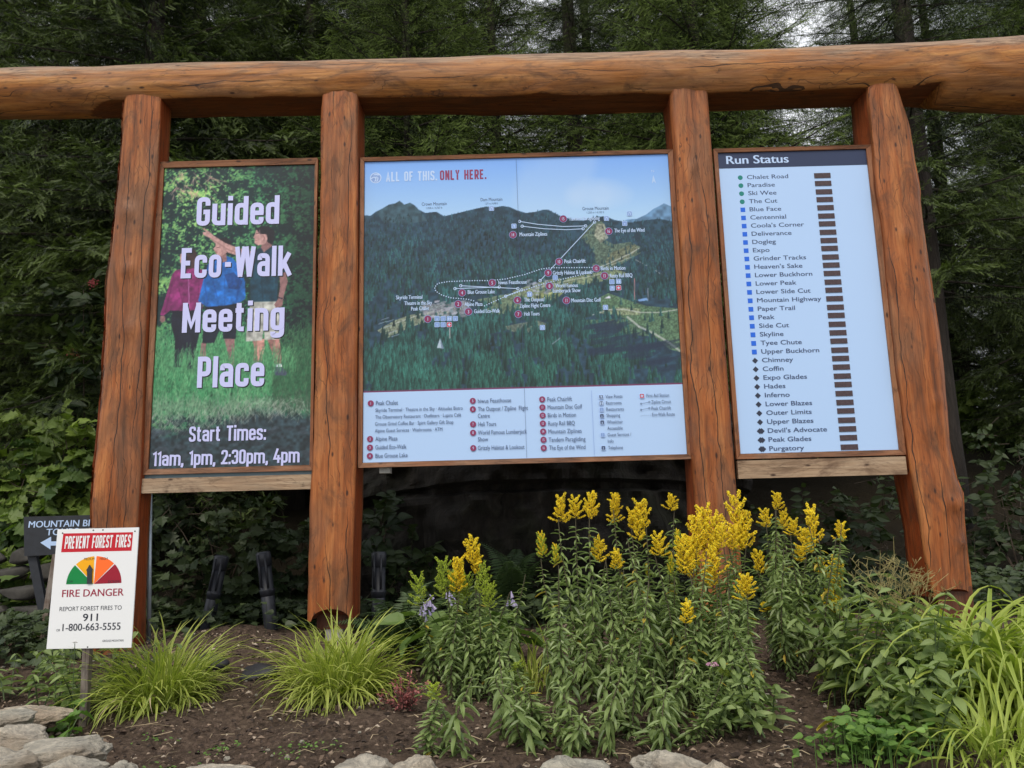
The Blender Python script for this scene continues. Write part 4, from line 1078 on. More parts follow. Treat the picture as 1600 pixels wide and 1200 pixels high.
    for body, x0, y0, x1 in [('View Points', 748, 133, 903), ('Restrooms', 752, 192, 895), ('Restaurants', 755, 250, 917), ('Shopping', 757, 307, 882), ('Wheelchair', 761, 368, 908), ('Accessible', 765, 426, 906), ('Guest Services /', 767, 486, 985), ('Info', 769, 545, 822), ('Telephone', 772, 605, 908),
                             ('First Aid Station', 1127, 124, 1335), ('Zipline Circuit', 1171, 183, 1353), ('Peak Chairlift', 1173, 242, 1352), ('Eco-Walk Route', 1180, 299, 1387)]:
        lg(body, 820 + x0 / f, 600 + y0 / f, (x1 - x0) / f, 5.2)
    for x0, y0, g in [(705, 122, 'v'), (707, 179, 'r'), (711, 238, 'i'), (713, 297, 's'), (716, 356, 'a'), (721, 472, '?'), (727, 593, 't')]: icon(820 + x0 / f, 600 + y0 / f, g, 'ink_dark' if g not in 'i?' else 'ink_icon', 'ink_white', .024)
    icon(820 + 1083 / f, 600 + 112 / f, '+', 'ink_redsq', sz=.026)
    for y0, dots in ((172, None), (228, None)): s.line([X_(820 + 1075 / f, 600 + (y0 + 12) / f), X_(820 + 1152 / f, 600 + (y0 - 4) / f)], .002, 'ink_dark', 'legend_line', ends=.006)
    s.line([X_(820 + 1075 / f, 600 + 298 / f), X_(820 + 1100 / f, 600 + 290 / f), X_(820 + 1165 / f, 600 + 292 / f)], .004, 'ink_dark', 'legend_line', dots=.012)
    s.line([X_(820 + 615 / f, 600 + 60 / f), X_(820 + 643 / f, 600 + 660 / f)], .0018, 'ink_icon', 'legend_line')
    # seam between the two halves of the print, screws
    s.line([X_(806.5, 250), X_(823, 716)], .0016, 'ink_dark', 'panel_seam')
    for px, py in ((806.5, 397.5), (812.5, 397.5), (811, 556.5), (817, 556)): 
        x, z = X_(px, py); s.disc(x, z, .004, 'ink_black', 'screw', 8)
    # small bracket under the frame
    b = P(603, 733, 5.1)
    part('bracket', Acc().add(*box(b[0] - .035, b[0] + .035, 5.06, 5.12, b[2] - .028, b[2] + .012)), MAT['footing'], t, smooth=False)
map_sign()

# ============ right sign: list of runs
def run_sign():
    t = thing('run_status_sign', 'framed white board listing ski runs under a dark Run Status header, right opening', 'sign', (1.97, SY, 1.98))
    outer = bnd((1115, 233), (1361, 225), (1151, 718), (1417, 710), 5.03); inner = bnd((1122, 239.5), (1350.5, 234), (1156, 709), (1405, 702.5), SY)
    frame_rails(t, outer, (inner[0] - .002, inner[1] + .002, inner[2] - .002, inner[3] + .002))
    zh = (P(1123, 263, SY)[2] + P(1354, 258, SY)[2]) / 2
    part('list_panel', Acc().add(*box(inner[0] - .002, inner[1] + .002, SY, SY + .02, inner[2], zh)), MAT['ink_paper'], t, smooth=False)
    part('header_panel', Acc().add(*box(inner[0] - .002, inner[1] + .002, SY - .001, SY + .02, zh, inner[3])), MAT['ink_navy'], t, smooth=False)
    s = Sheet(t, SY)
    A = P(1135.5, 256.5, SY); s2 = Sheet(t, SY - .001)
    s2.text('Run Status', A[0], A[2], P(1135.5, 244, SY)[2] - A[2], 'ink_white', width=P(1232, 253, SY)[0] - A[0], bold=.03, fat=.003, res=6)
    runs = ['Chalet Road', 'Paradise', 'Ski Wee', 'The Cut', 'Blue Face', 'Centennial', "Coola's Corner", 'Deliverance', 'Dogleg', 'Expo', 'Grinder Tracks', "Heaven's Sake", 'Lower Buckhorn', 'Lower Peak', 'Lower Side Cut', 'Mountain Highway', 'Paper Trail', 'Peak',
            'Side Cut', 'Skyline', 'Tyee Chute', 'Upper Buckhorn', 'Chimney', 'Coffin', 'Expo Glades', 'Hades', 'Inferno', 'Lower Blazes', 'Outer Limits', 'Upper Blazes', "Devil's Advocate", 'Peak Glades', 'Purgatory']
    z0, z1 = P(1167, 280, SY)[2], P(1202.6, 704.3, SY)[2]
    xt = (P(1167, 280, SY)[0] + P(1202.6, 704, SY)[0]) / 2; xm = P(1156.6, 277, SY)[0]; xa, xb = P(1272, 273, SY)[0], P(1297.2, 272, SY)[0]
    cap = P(1167, 280, SY)[2] - P(1167, 286.3, SY)[2]
    wref = (P(1282, 469, SY)[0] - P(1182, 472, SY)[0])
    co, _ = text_mesh('Mountain Highway', 'w', None); sx = wref / (co[:, 0].max() - co[:, 0].min())
    for i, r_ in enumerate(runs):
        z = z0 + (z1 - z0) * i / 32
        co, _ = text_mesh(r_, 'w', None)
        s.text(r_, xt, z, cap, 'ink_dark', width=sx * (co[:, 0].max() - co[:, 0].min()), bold=.004, fat=.0012)
        zm = z + cap * .42
        if i < 4: s.disc(xm, zm, .0165, 'ink_green', 'run_marker', 16)
        elif i < 22: s.poly([(xm - .0155, zm - .0155), (xm + .0155, zm - .0155), (xm + .0155, zm + .0155), (xm - .0155, zm + .0155)], 'ink_blue', 'run_marker')
        else:
            for d in ((0,) if i < 30 else (-.006, .006)): s.poly([(xm + d, zm - .019), (xm + d + .019, zm), (xm + d, zm + .019), (xm + d - .019, zm)], 'ink_black', 'run_marker')
        jz = 0.0015 * math.sin(i * 2.3)
        part('status_plate', Acc().add(*box(xa, xb, SY - .004, SY, zm - .018 + jz, zm + .0165 + jz)), MAT['plate'], t, smooth=False)
MAT['plate'] = plain('dark_status_plate', (0.060, 0.038, 0.045), 0.7, var=0.35, vscale=90)
run_sign()

# ============ fire danger sign on its stake
FY = 3.75
def fire_sign():
    t = thing('fire_danger_sign', 'white PREVENT FOREST FIRES sign with coloured danger dial, in front of the leftmost post', 'sign', (P(140, 1010, FY)[0], FY, float(terrain(-2, FY))))
    c = [P(*q_, FY) for q_ in ((90, 827), (217, 824), (205, 1012), (72.5, 1014))]
    V = [tuple(q_) for q_ in c] + [(q_[0], FY + .006, q_[2]) for q_ in c]
    F = [(3, 2, 1, 0), (4, 5, 6, 7), (0, 1, 5, 4), (1, 2, 6, 5), (2, 3, 7, 6), (3, 0, 4, 7)]
    part('board', Acc().add(V, F), MAT['ink_fwhite'], t, smooth=False)
    s = Sheet(t, FY)
    def X_(px, py): q = P(px, py, FY); return q[0], q[2]
    s.poly([X_(*q_) for q_ in ((95.5, 863), (205.5, 860.5), (208, 831.5), (99, 833.5))], 'ink_fred', 'header_panel')
    def tx(body, px, py, cap, mat, w, **k):
        A = P(px, py, FY); B = P(px + w, py - .0265 * w, FY); s.text(body, A[0], A[2], P(px, py - cap, FY)[2] - A[2], mat, width=B[0] - A[0], **k)
    A = P(100.5, 857.5, FY); cond_text(s, 'PREVENT FOREST FIRES', A[0], A[2], P(100.5, 838, FY)[2] - A[2], 'ink_fwhite', P(203.5, 855, FY)[0] - A[0], t=.165, slant=.05, gap=.08)
    cx, cz = X_(146.5, 912.5); r = abs(X_(189, 912)[0] - cx)
    for a0, a1, m_ in ((136, 179.2, 'fgreen'), (92, 134, 'fyellow'), (46, 88, 'forange'), (0.8, 44, 'fdark')):
        s.disc(cx + .002 * math.cos(R((a0 + a1) / 2)), cz, r, 'ink_' + m_, 'dial_wedge', 12, a0, a1)
    tx('LOW', 104, 911, 4, 'ink_fblack', 10, bold=.01); tx('MEDIUM', 131.5, 875.5, 4, 'ink_fblack', 16, bold=.01); tx('HIGH', 156, 875, 4, 'ink_fblack', 12, bold=.01); tx('EXTREME', 169, 911, 4, 'ink_fblack', 18, bold=.01)
    px, pz = X_(140.5, 912)
    ang = R(93); d = np.array([math.cos(ang), math.sin(ang)]); nrm = np.array([-d[1], d[0]])
    q = [np.array([px, pz]) + d * u_ + nrm * v_ for u_, v_ in ((0, -.011), (0, .011), (.06, .011), (.06, .016), (.085, 0), (.06, -.016), (.06, -.011))]
    V = [(a_[0], FY - .006, a_[1]) for a_ in q] + [(a_[0], FY - .002, a_[1]) for a_ in q]
    part('pointer', Acc().add(V, [tuple(range(7)), tuple(range(7, 14))[::-1]] + [(i, (i + 1) % 7, 7 + (i + 1) % 7, 7 + i) for i in range(7)]), MAT['black_plastic'], t, smooth=False)
    tx('FIRE DANGER', 97, 933, 11.2, 'ink_fmaroon', 96, bold=.006, fat=.0012); tx('REPORT FOREST FIRES TO', 93, 955, 6.6, 'ink_fblack', 97); tx('911', 129.5, 970.5, 11.3, 'ink_fblack', 23, bold=.02, fat=.0012)
    tx('OR', 88, 986.5, 3.6, 'ink_fblack', 6); tx('1-800-663-5555', 97.5, 986, 11, 'ink_fblack', 90.5, bold=.008, fat=.0008); tx('GROUSE MOUNTAIN', 160, 1003, 3.2, 'ink_fblack', 33)
    for px_, py_ in ((146, 828.5), (161, 828), (137, 1011), (98, 833), (211, 830)):
        x, z = X_(px_, py_); s.disc(x, z, .0035, 'screw', 'screw', 8)
    # stake behind the board
    p0, p1 = P(133, 1125, FY + .03), P(148, 826, FY + .03); w = .016
    part('stake', Acc().add([(p0[0] - w, FY + .008, p0[2] - .1), (p0[0] + w, FY + .008, p0[2] - .1), (p0[0] + w, FY + .04, p0[2] - .1), (p0[0] - w, FY + .04, p0[2] - .1),
                             (p1[0] - w, FY + .008, p1[2] + .004), (p1[0] + w, FY + .008, p1[2] + .004), (p1[0] + w, FY + .04, p1[2] + .004), (p1[0] - w, FY + .04, p1[2] + .004)],
                            [(3, 2, 1, 0), (4, 5, 6, 7), (0, 1, 5, 4), (1, 2, 6, 5), (2, 3, 7, 6), (3, 0, 4, 7)]), MAT['grey_wood'], t, smooth=False)
fire_sign()

# ============ black tour sign behind the left post
def tour_sign():
    TY = 5.5
    t = thing('bike_tour_sign', 'black sign with white arrow reading MOUNTAIN BIKE TOURS, half hidden behind the leftmost post', 'sign', (P(60, 990, TY)[0], TY, 0.93))
    c = [P(*q_, TY) for q_ in ((37, 807.5), (166, 804), (160, 863), (38, 869))]
    V = [tuple(q_) for q_ in c] + [(q_[0], TY + .015, q_[2]) for q_ in c]
    F = [(3, 2, 1, 0), (4, 5, 6, 7), (0, 1, 5, 4), (1, 2, 6, 5), (2, 3, 7, 6), (3, 0, 4, 7)]
    part('board', Acc().add(V, F), MAT['black_board'], t, smooth=False)
    s = Sheet(t, TY)
    def tx(body, px, py, cap, w, **k):
        A = P(px, py, TY); B = P(px + w, py - .0265 * w, TY); s.text(body, A[0], A[2], P(px, py - cap, TY)[2] - A[2], 'ink_white', width=B[0] - A[0], **k)
    tx('MOUNTAIN BIKE', 44.5, 824.5, 10, 113, bold=.012, fat=.002, slant=.05); tx('TOURS', 72, 836.5, 10, 50, bold=.012, fat=.002, slant=.05)
    X_ = lambda px, py: tuple(P(px, py, TY)[[0, 2]])
    s.poly([X_(*q_) for q_ in ((63, 848), (79, 858.5), (79, 852.5), (118, 851.5), (118, 845), (80, 846), (80, 838.5))], 'ink_white', 'arrow')
    def slat(a, b, w, y0, mat):
        a, b = np.array(a), np.array(b)
        V = [(p_[0] + dx, y0 + dy, p_[2]) for p_ in (a, b) for dy in (0, .03) for dx in (-w, w)]
        part('leg', Acc().add(V, [(0, 1, 3, 2), (4, 6, 7, 5), (0, 4, 5, 1), (2, 3, 7, 6), (0, 2, 6, 4), (1, 5, 7, 3)]), MAT[mat], t, smooth=False)
    slat(P(45, 1080, 5.40), P(86, 866, 5.44), .018, 5.44, 'grey_wood')
    slat(P(66, 975, 5.5), P(48, 868, 5.52), .03, 5.53, 'black_board')
MAT['black_board'] = plain('black_painted_board', (0.016, 0.019, 0.026), 0.6, var=0.3)
tour_sign()

# conduit pipe behind the left post, black plastic posts
a = Acc().add(*tube([P(232.5, 1010, 5.2), P(235, 768, 5.2)], .013, 10)); q0 = P(232.5, 1010, 5.2)
solo('conduit_pipe', a, MAT['steel'], 'thin grey metal conduit running up beside the leftmost post', 'pipe', origin=(q0[0], 5.2, q0[2]))
def plastic_post(base, top, label, r=.045):
    base, top = np.array(base), np.array(top)
    t = thing('path_light_post', label, 'plastic post', tuple(base), group='black plastic posts behind the sign')
    k = (top - base) / np.linalg.norm(top - base); L = np.linalg.norm(top - base)
    part('tube', Acc().add(*tube([base - k * .1, top - k * .09], r, 20)), MAT['black_plastic'], t)
    part('collar', Acc().add(*tube([top - k * .30, top - k * .26, top - k * .255], [r * 1.01, r * 1.16, r * 1.16], 20)), MAT['black_plastic'], t)
    a = Acc().add(*tube([top - k * .10, top - k * .098, top - k * .01, top], [r * .9, r * 1.12, r * 1.12, r * .9], 20))
    part('cap', a, MAT['black_plastic'], t)
    for dx in (-.5, .5):
        o_ = top + np.array([dx * r, -r * 1.0, 0])
        part('slot_rib', Acc().add(*tube([o_ - k * .24, o_ - k * .02], .008, 6)), MAT['black_plastic'], t)
plastic_post(P(318, 1005, 5.75), P(347, 868, 5.75), 'black plastic tube post leaning right, beside the first grass tuft')
plastic_post(P(428, 1022, 5.6), P(411, 862, 5.6), 'black plastic tube post leaning left, seen just left of the second timber post')
plastic_post(P(591, 1005, 5.5), P(592, 862, 5.5), 'upright black plastic tube post right of the second timber post')
# ---------------------------------------------------------------- conifers
MAT['needles'] = leaf_mat('conifer_needles', (0.008, 0.016, 0.006), (0.165, 0.23, 0.060), rough=0.55, trans=0.18, objvar=0.35)
MAT['fir_needles'] = leaf_mat('fir_needles', (0.010, 0.019, 0.007), (0.25, 0.34, 0.095), rough=0.6, spec=.15, trans=0.18, objvar=0.3)
m, nt, bs, out = new_mat('conifer_bark')
v = coords(nt, (9, 9, 1.6)); n1 = noise(nt, v, 1.5, 8, 0.7, 1.2)
nt.links.new(ramp(nt, n1, [(0.3, (0.010, 0.008, 0.006)), (0.6, (0.036, 0.027, 0.021)), (0.8, (0.075, 0.062, 0.05))]), bs.inputs['Base Color'])
bs.inputs['Roughness'].default_value = 0.95; bump(nt, bs, n1, 1.0, 0.04); MAT['bark'] = m

def frond(rng, n, L, radial, wid=.0045, nl=.022):
    """one twig with its needles, along +x"""
    t = (np.arange(n) + .5) / n
    V, F, T = [], [], []
    # the twig: a slim triangle strip
    V += [(0, .002, 0), (0, -.002, 0), (L, 0, 0)]; F.append((0, 1, 2)); T += [0, 0, .2]
    for tt in t:
        ks = (1, -1) if not radial else (0, 1, 2)
        for k in ks:
            l = nl * (1.15 - .55 * tt) * rng.uniform(.8, 1.15); x = tt * L
            if radial:
                an = k * 2.09 + rng.uniform(-.6, .6); side = np.array([0, math.cos(an), abs(math.sin(an)) * .9 + .05])
            else:
                side = np.array([0, k, rng.uniform(-.15, .45)])
            side /= np.linalg.norm(side); d = np.array([.75, 0, 0]) + side; d /= np.linalg.norm(d)
            b = len(V)
            V += [(x - wid / 2, 0, 0), (x + wid / 2, 0, 0), tuple(np.array([x, 0, 0]) + d * l)]; F.append((b, b + 1, b + 2))
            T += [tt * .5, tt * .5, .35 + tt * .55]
    return np.array(V, float), np.array(F), np.array(T)

def branch_mesh(name, L, seed, radial, mat, sub_gap=.075, fr_gap=.045, flL=.105, nn=10, droop=.30, wid=.006, nl=.021, vert=.5):
    rng = np.random.default_rng(seed); a = Acc()
    TV, TF, TT = frond(rng, nn, flL, radial, wid, nl)
    ts = np.linspace(0, 1, 14)
    def axis(t): return np.stack([L * t, .05 * L * np.sin(t * 3 + seed), -droop * L * t ** 1.6 + .10 * L * t ** 4], -1)
    path = axis(ts)
    Vv, Ff = tube(path, .016 * L * (1 - ts * .9) / 1.6 + .002, 5, cap=False)
    a.add(Vv, np.array(Ff), 0.0, mat=1)
    locs, dirs, jit, scl = [], [], [], []
    t = .10
    while t < 1.0:
        for sgn in (1, -1):
            if rng.random() < .1: continue
            base = axis(np.array([t]))[0]
            ln = (.46 * (1 - t) ** .75 + .06) * L * rng.uniform(.7, 1.15) * min(1, .4 + t * 3)
            an = sgn * rng.uniform(.75, 1.05)
            d0 = np.array([math.cos(an), math.sin(an), rng.uniform(-vert * 1.25, vert)])
            m_ = max(2, int(ln / fr_gap)); pj = rng.normal() * .14
            bend = rng.uniform(-.55, .0)
            for k in range(m_ + 1):
                u = k / m_; pos = base + d0 * ln * u + np.array([0, 0, bend * ln * u * u])
                dl = d0 + np.array([0, 0, 2 * bend * u]); dl /= np.linalg.norm(dl)
                for s2 in ((1, -1) if k < m_ else (0,)):
                    an2 = s2 * rng.uniform(.6, .95)
                    c, s_ = math.cos(an2), math.sin(an2)
                    dd = np.array([dl[0] * c - dl[1] * s_, dl[0] * s_ + dl[1] * c, dl[2] + rng.uniform(-.55, .35)])
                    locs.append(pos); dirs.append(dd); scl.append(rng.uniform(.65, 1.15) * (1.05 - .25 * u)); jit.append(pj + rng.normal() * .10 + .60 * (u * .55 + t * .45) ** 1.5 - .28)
        t += sub_gap / L * rng.uniform(.8, 1.25)
    for _ in range(3):
        locs.append(path[-1]); dirs.append(np.array([1, rng.uniform(-.4, .4), 0])); scl.append(1.1); jit.append(.2)
    locs, dirs, scl, jit = map(np.array, (locs, dirs, scl, jit))
    up = np.array([0, 0, 1.0]) + rng.normal(size=(len(locs), 3)) * .6
    Mx = frames(dirs, up, None, scl)
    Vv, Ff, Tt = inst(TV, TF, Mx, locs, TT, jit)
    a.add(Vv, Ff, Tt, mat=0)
    return a.mesh(name, [mat, MAT['bark']], smooth=False)

HEM = [branch_mesh('hemlock_branch', 1.6, 100 + k, False, MAT['needles']) for k in range(4)]
FIR = [branch_mesh('fir_branch', 1.4, 200 + k, True, MAT['fir_needles'], sub_gap=.095, fr_gap=.06, flL=.115, nn=10, droop=.12, wid=.0065, nl=.024, vert=.4) for k in range(3)]

def conifer(x, y, H, Rmax, label, group, kind='hem', z0=1.4, gap=.34, per=5, seed=0, lean=(0, 0), zmax=None, rtrunk=None):
    rng = np.random.default_rng(seed + 1000); zb = float(terrain(x, y)) - .15
    t = thing('conifer_tree', label, 'conifer tree', (x, y, zb), rng.uniform(0, 6.28), group)
    rt = rtrunk or .009 * H + .03
    zs = np.linspace(0, 1, 16)
    path = np.stack([lean[0] * zs * H + .05 * np.sin(zs * 7), lean[1] * zs * H + .05 * np.cos(zs * 6), zs * H], -1)
    Vv, Ff = tube(path, rt * (1 - zs * .92) + .02 * np.exp(-zs * 30), 12)
    link('trunk', Acc().add(Vv, Ff).mesh('trunk', MAT['bark']), t)
    z = z0; k = 0
    while z < min(H * .985, zmax or 99):
        u = z / H; Rr = Rmax * (1 - u) ** .72 * min(1.0, .55 + u * 3)
        for j in range(per):
            an = k * 2.39996 + rng.uniform(-.2, .2); k += 1
            me = (HEM if kind == 'hem' else FIR)[rng.integers(0, 4 if kind == 'hem' else 3)]
            L0 = 1.6 if kind == 'hem' else 1.4
            s_ = Rr / L0 * rng.uniform(.75, 1.15)
            zz = z + rng.uniform(-.15, .15)
            pitch = -.45 * u + rng.uniform(-.12, .18) + .05
            o = link('branch', me, t, (np.interp(zz, path[:, 2], path[:, 0]), np.interp(zz, path[:, 2], path[:, 1]), zz), (rng.uniform(-.6, .6), pitch, an), (s_, s_ * rng.uniform(.85, 1.1), s_))
        z += gap * rng.uniform(.8, 1.2) * (1 if z < 9.5 else 1.7)
    return t
G1, G2, G3 = 'conifers in the first row behind the signs', 'conifers further back in the wood', 'conifers further back in the wood'
trees = [  # x, y, H, R, kind, label
    (-5.6, 9.2, 13, 2.6, 'hem', 'dense dark hemlock at the left edge of the photo', 0.5),
    (-4.0, 8.4, 14, 2.3, 'hem', 'full leafy hemlock left of the leftmost post, crown above the beam end', 0.5),
    (-2.6, 9.6, 12, 2.2, 'hem', 'hemlock rising right behind the guided walk poster', 1.5),
    (-1.15, 8.6, 9.0, 2.0, 'fir', 'lighter green fir with clumpy shoots above the second post', 1.8),
    (-0.1, 9.4, 9.8, 1.7, 'fir', 'fir with stubby bright shoot tips above the left half of the map', 1.8),
    (0.98, 11.0, 15, 1.2, 'hem', 'tall conifer with a bare dark trunk above the middle of the map', 4.2),
    (2.3, 9.0, 11, 2.2, 'fir', 'bright green fir above the right half of the map', 1.6),
    (3.5, 11.5, 15, 2.0, 'hem', 'hemlock with dark drooping branches above the run status board', 2.0),
    (4.75, 8.7, 15, 1.7, 'hem', 'dark trunked hemlock standing just right of the rightmost post', 2.6),
    (7.4, 10.0, 14, 2.1, 'hem', 'broad hemlock at the right edge of the photo', 0.8),
]
for i, (x, y, H, Rm, kd, lab, z0) in enumerate(trees):
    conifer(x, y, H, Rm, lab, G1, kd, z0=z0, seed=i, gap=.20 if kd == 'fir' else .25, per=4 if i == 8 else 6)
rg = np.random.default_rng(77)
OUT = 'tall dark conifer of the back wood, beyond the side edge of the photo'
back = [(-8.2, 12, 'second-row conifer at the very left edge of the wood in view'), (-6.4, 13.2, 'tall conifer in the second row, behind the left end of the beam'), (-4.9, 11.6, 'conifer in the second row, seen over the leftmost post'),
        (-3.3, 12.8, 'conifer in the second row, seen over the second post'), (-1.7, 12.2, 'conifer in the second row, seen over the left corner of the map'),
        (-0.75, 13.6, 'conifer in the second row, seen over the middle of the map beside the sky gap'), (2.6, 13.2, 'conifer in the second row, seen over the right corner of the map'),
        (3.5, 15.8, 'farther conifer behind the third post, half hidden by the nearer ones'), (10.2, 13.2, 'second-row conifer at the very right edge of the wood in view'), (-10.5, 13.5, OUT),
        (-7.4, 16.5, 'farthest conifer glimpsed above the leftmost post'), (-5.3, 16, 'farthest conifer glimpsed above the guided walk poster'), (-2.6, 16.4, 'farthest conifer glimpsed above the map headline'),
        (1.9, 16.4, 'farthest conifer glimpsed above the map, right of its middle'), (7.7, 13.4, 'conifer in the second row, seen low between the rightmost post and the right edge'),
        (8.4, 17.4, 'farthest conifer glimpsed above the rightmost post'), (12.0, 17, OUT), (-12.5, 18, OUT)]
for i, (x, y, lab) in enumerate(back):
    conifer(x, y, rg.uniform(13, 17), rg.uniform(2.4, 3.2), lab, G2, 'hem', z0=rg.uniform(.5, 1.6), seed=50 + i, gap=.34, per=6)

# ---------------------------------------------------------------- broad-leaved shrubs
def leaf_template(kind):
    if kind == 'maple':      # lobed
        pr = [(0, .02), (.10, .30), (.22, .22), (.34, .50), (.50, .30), (.66, .34), (.78, .16), (1.0, .0)]
    elif kind == 'oval':
        pr = [(0, .01), (.15, .20), (.35, .30), (.55, .28), (.78, .16), (1.0, .0)]
    elif kind == 'lance':
        pr = [(0, .01), (.2, .075), (.5, .10), (.8, .055), (1.0, .0)]
    elif kind == 'heart':
        pr = [(0, .02), (.04, .24), (.22, .38), (.5, .32), (.78, .15), (1.0, .0)]
    V, F = [], []
    m_ = len(pr)
    for x, w in pr:
        V += [(x, 0, -.18 * x * x), (x - (.05 if kind == 'maple' else 0), w, .10 * w - .18 * x * x + .05), (x - (.05 if kind == 'maple' else 0), -w, .10 * w - .18 * x * x + .05)]
    for i in range(m_ - 1):
        a_, b_ = 3 * i, 3 * (i + 1)
        F += [(a_, b_, b_ + 1), (a_, b_ + 1, a_ + 1), (a_, a_ + 2, b_ + 2), (a_, b_ + 2, b_)]
    V = np.array(V, float)
    T = np.tile([.1, .0, .0], m_) 
    return V, np.array(F), T
LT = {k: leaf_template(k) for k in ('maple', 'oval', 'lance', 'heart')}

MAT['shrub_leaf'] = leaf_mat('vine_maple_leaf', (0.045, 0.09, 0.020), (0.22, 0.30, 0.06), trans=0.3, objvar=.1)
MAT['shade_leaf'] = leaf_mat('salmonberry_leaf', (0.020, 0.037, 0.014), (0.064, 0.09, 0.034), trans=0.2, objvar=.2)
MAT['stem_brown'] = plain('twig_bark', (0.07, 0.05, 0.035), 0.8, var=.4)
MAT['stem_green'] = plain('green_stem', (0.06, 0.095, 0.03), 0.6, var=.3)
MAT['berry'] = plain('red_berry', (0.22, 0.02, 0.025), 0.4)

def shrub(name, label, cat, base, boxes, n, size, leafkind, mat, seed, group=None, stems=9, facing=(0, -1, .9), tilt=.7):
    """stems fanning out of `base` into ellipsoids; leaves set along twigs"""
    rng = np.random.default_rng(seed)
    base = np.array(base, float)
    t = thing(name, label, cat, tuple(base), group=group)
    sa, locs, dirs, jit = Acc(), [], [], []
    tot = sum(b[6] for b in boxes)
    for (cx, cy, cz, rx, ry, rz, wgt) in boxes:
        c0 = np.array([cx, cy, cz])
        for _ in range(max(1, int(stems * wgt / tot + .5))):
            q_ = rng.normal(size=3); q_ /= np.linalg.norm(q_)
            end = c0 + q_ * np.array([rx, ry, rz]) * rng.uniform(.3, .9)
            mid = (base + end) / 2 + np.array([rng.normal() * .05, rng.normal() * .05, .15])
            tq = np.linspace(0, 1, 9)[:, None]
            path = base * (1 - tq) ** 2 + 2 * mid * tq * (1 - tq) + end * tq ** 2
            path += rng.normal(size=(1, 3)) * .01
            sa.add(*tube(path, np.linspace(.009, .003, 9), 5, cap=False))
        ntw = max(3, int(n * wgt / tot / 9))
        for _ in range(ntw):
            q_ = rng.normal(size=3); q_ /= np.linalg.norm(q_)
            st = c0 + q_ * np.array([rx, ry, rz]) * rng.uniform(.25, .95) ** .6
            dr = q_ * np.array([1, .6, .6]) + rng.normal(size=3) * .5 + np.array([0, -.3, .1]); dr /= np.linalg.norm(dr)
            Lt = rng.uniform(.12, .3); tj = rng.normal() * .16
            path = np.stack([st - dr * .1, st + dr * Lt * .5, st + dr * Lt + np.array([0, 0, -.04])])
            sa.add(*tube(path, [.003, .0025, .0015], 4, cap=False))
            for k in range(9):
                u = k / 8; s_ = 1 if k % 2 else -1
                side = np.cross(dr, [0, 0, 1.0]); side /= np.linalg.norm(side) + 1e-6
                locs.append(st + dr * Lt * u); d_ = dr * .5 + side * s_ * .9 + np.array([0, 0, -.25]) + rng.normal(size=3) * .25
                dirs.append(d_); jit.append(.35 + tj + rng.normal() * .13 + .35 * q_[2])
    locs, dirs, jit = map(np.array, (locs, dirs, jit))
    up = np.array(facing, float) + rng.normal(size=(len(locs), 3)) * tilt
    Mx = frames(dirs, up, None, size * rng.uniform(.6, 1.25, len(locs)))
    TV, TF, TT = LT[leafkind]
    Vv, Ff, Tt = inst(TV, TF, Mx, locs, TT, jit)
    part('stems', sa, MAT['stem_brown'], t)
    part('foliage', Acc().add(Vv, Ff, np.clip(Tt, 0, 1)), MAT[mat], t, smooth=False, kind='stuff')
    return t
def PB(px, py, Y, rx, ry, rz, w): 
    p_ = P(px, py, Y); return (p_[0], p_[1], p_[2], rx, ry, rz, w)
shrub('maple_shrub', 'light green lobed-leaf shrub left of the leftmost post', 'shrub', (-4.2, 6.6, .93),
      [PB(40, 800, 6.6, .45, .4, .35, 3), PB(20, 700, 6.8, .4, .4, .3, 2), PB(110, 720, 6.7, .3, .3, .3, 2), PB(25, 920, 6.3, .4, .35, .3, 2.5), PB(120, 830, 6.7, .3, .3, .3, 2)], 1900, .115, 'maple', 'shrub_leaf', 3)
sh = shrub('elder_shrub', 'dark green elder with small red berry clusters beside the leftmost post', 'shrub', (-3.6, 6.9, .95),
      [PB(120, 560, 7.0, .28, .25, .28, 2), PB(140, 470, 7.0, .16, .2, .2, 1), PB(130, 640, 7.0, .3, .25, .2, 1.5)], 330, .15, 'oval', 'shade_leaf', 4, stems=5)
for (px, py) in ((143, 440), (112, 551), (146, 444), (118, 553)):
    rr = np.random.default_rng(px); c0 = P(px, py, 6.75); a = Acc()
    for _ in range(26):
        q_ = c0 + rr.normal(size=3) * .016
        Vv, Ff = tube([q_ - [0, 0, .007], q_, q_ + [0, 0, .007]], [.002, .006, .002], 6); a.add(Vv, Ff)
    part('berry_cluster', a, MAT['berry'], sh)
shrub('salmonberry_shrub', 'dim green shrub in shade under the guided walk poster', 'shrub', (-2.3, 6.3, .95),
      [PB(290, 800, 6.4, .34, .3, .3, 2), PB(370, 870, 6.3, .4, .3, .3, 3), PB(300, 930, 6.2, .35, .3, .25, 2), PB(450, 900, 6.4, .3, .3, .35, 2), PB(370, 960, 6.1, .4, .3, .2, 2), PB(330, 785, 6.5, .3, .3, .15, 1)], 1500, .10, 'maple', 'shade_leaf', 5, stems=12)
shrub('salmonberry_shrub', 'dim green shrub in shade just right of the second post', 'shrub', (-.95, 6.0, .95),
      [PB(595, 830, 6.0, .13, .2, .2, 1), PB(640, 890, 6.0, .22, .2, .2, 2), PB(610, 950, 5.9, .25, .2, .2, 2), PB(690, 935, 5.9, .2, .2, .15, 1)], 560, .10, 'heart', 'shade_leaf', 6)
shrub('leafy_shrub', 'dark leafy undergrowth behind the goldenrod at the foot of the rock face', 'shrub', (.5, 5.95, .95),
      [PB(760, 950, 5.9, .4, .2, .2, 2), PB(900, 960, 5.9, .4, .2, .2, 2), PB(1040, 930, 5.9, .4, .2, .3, 2)], 700, .10, 'lance', 'shade_leaf', 7)
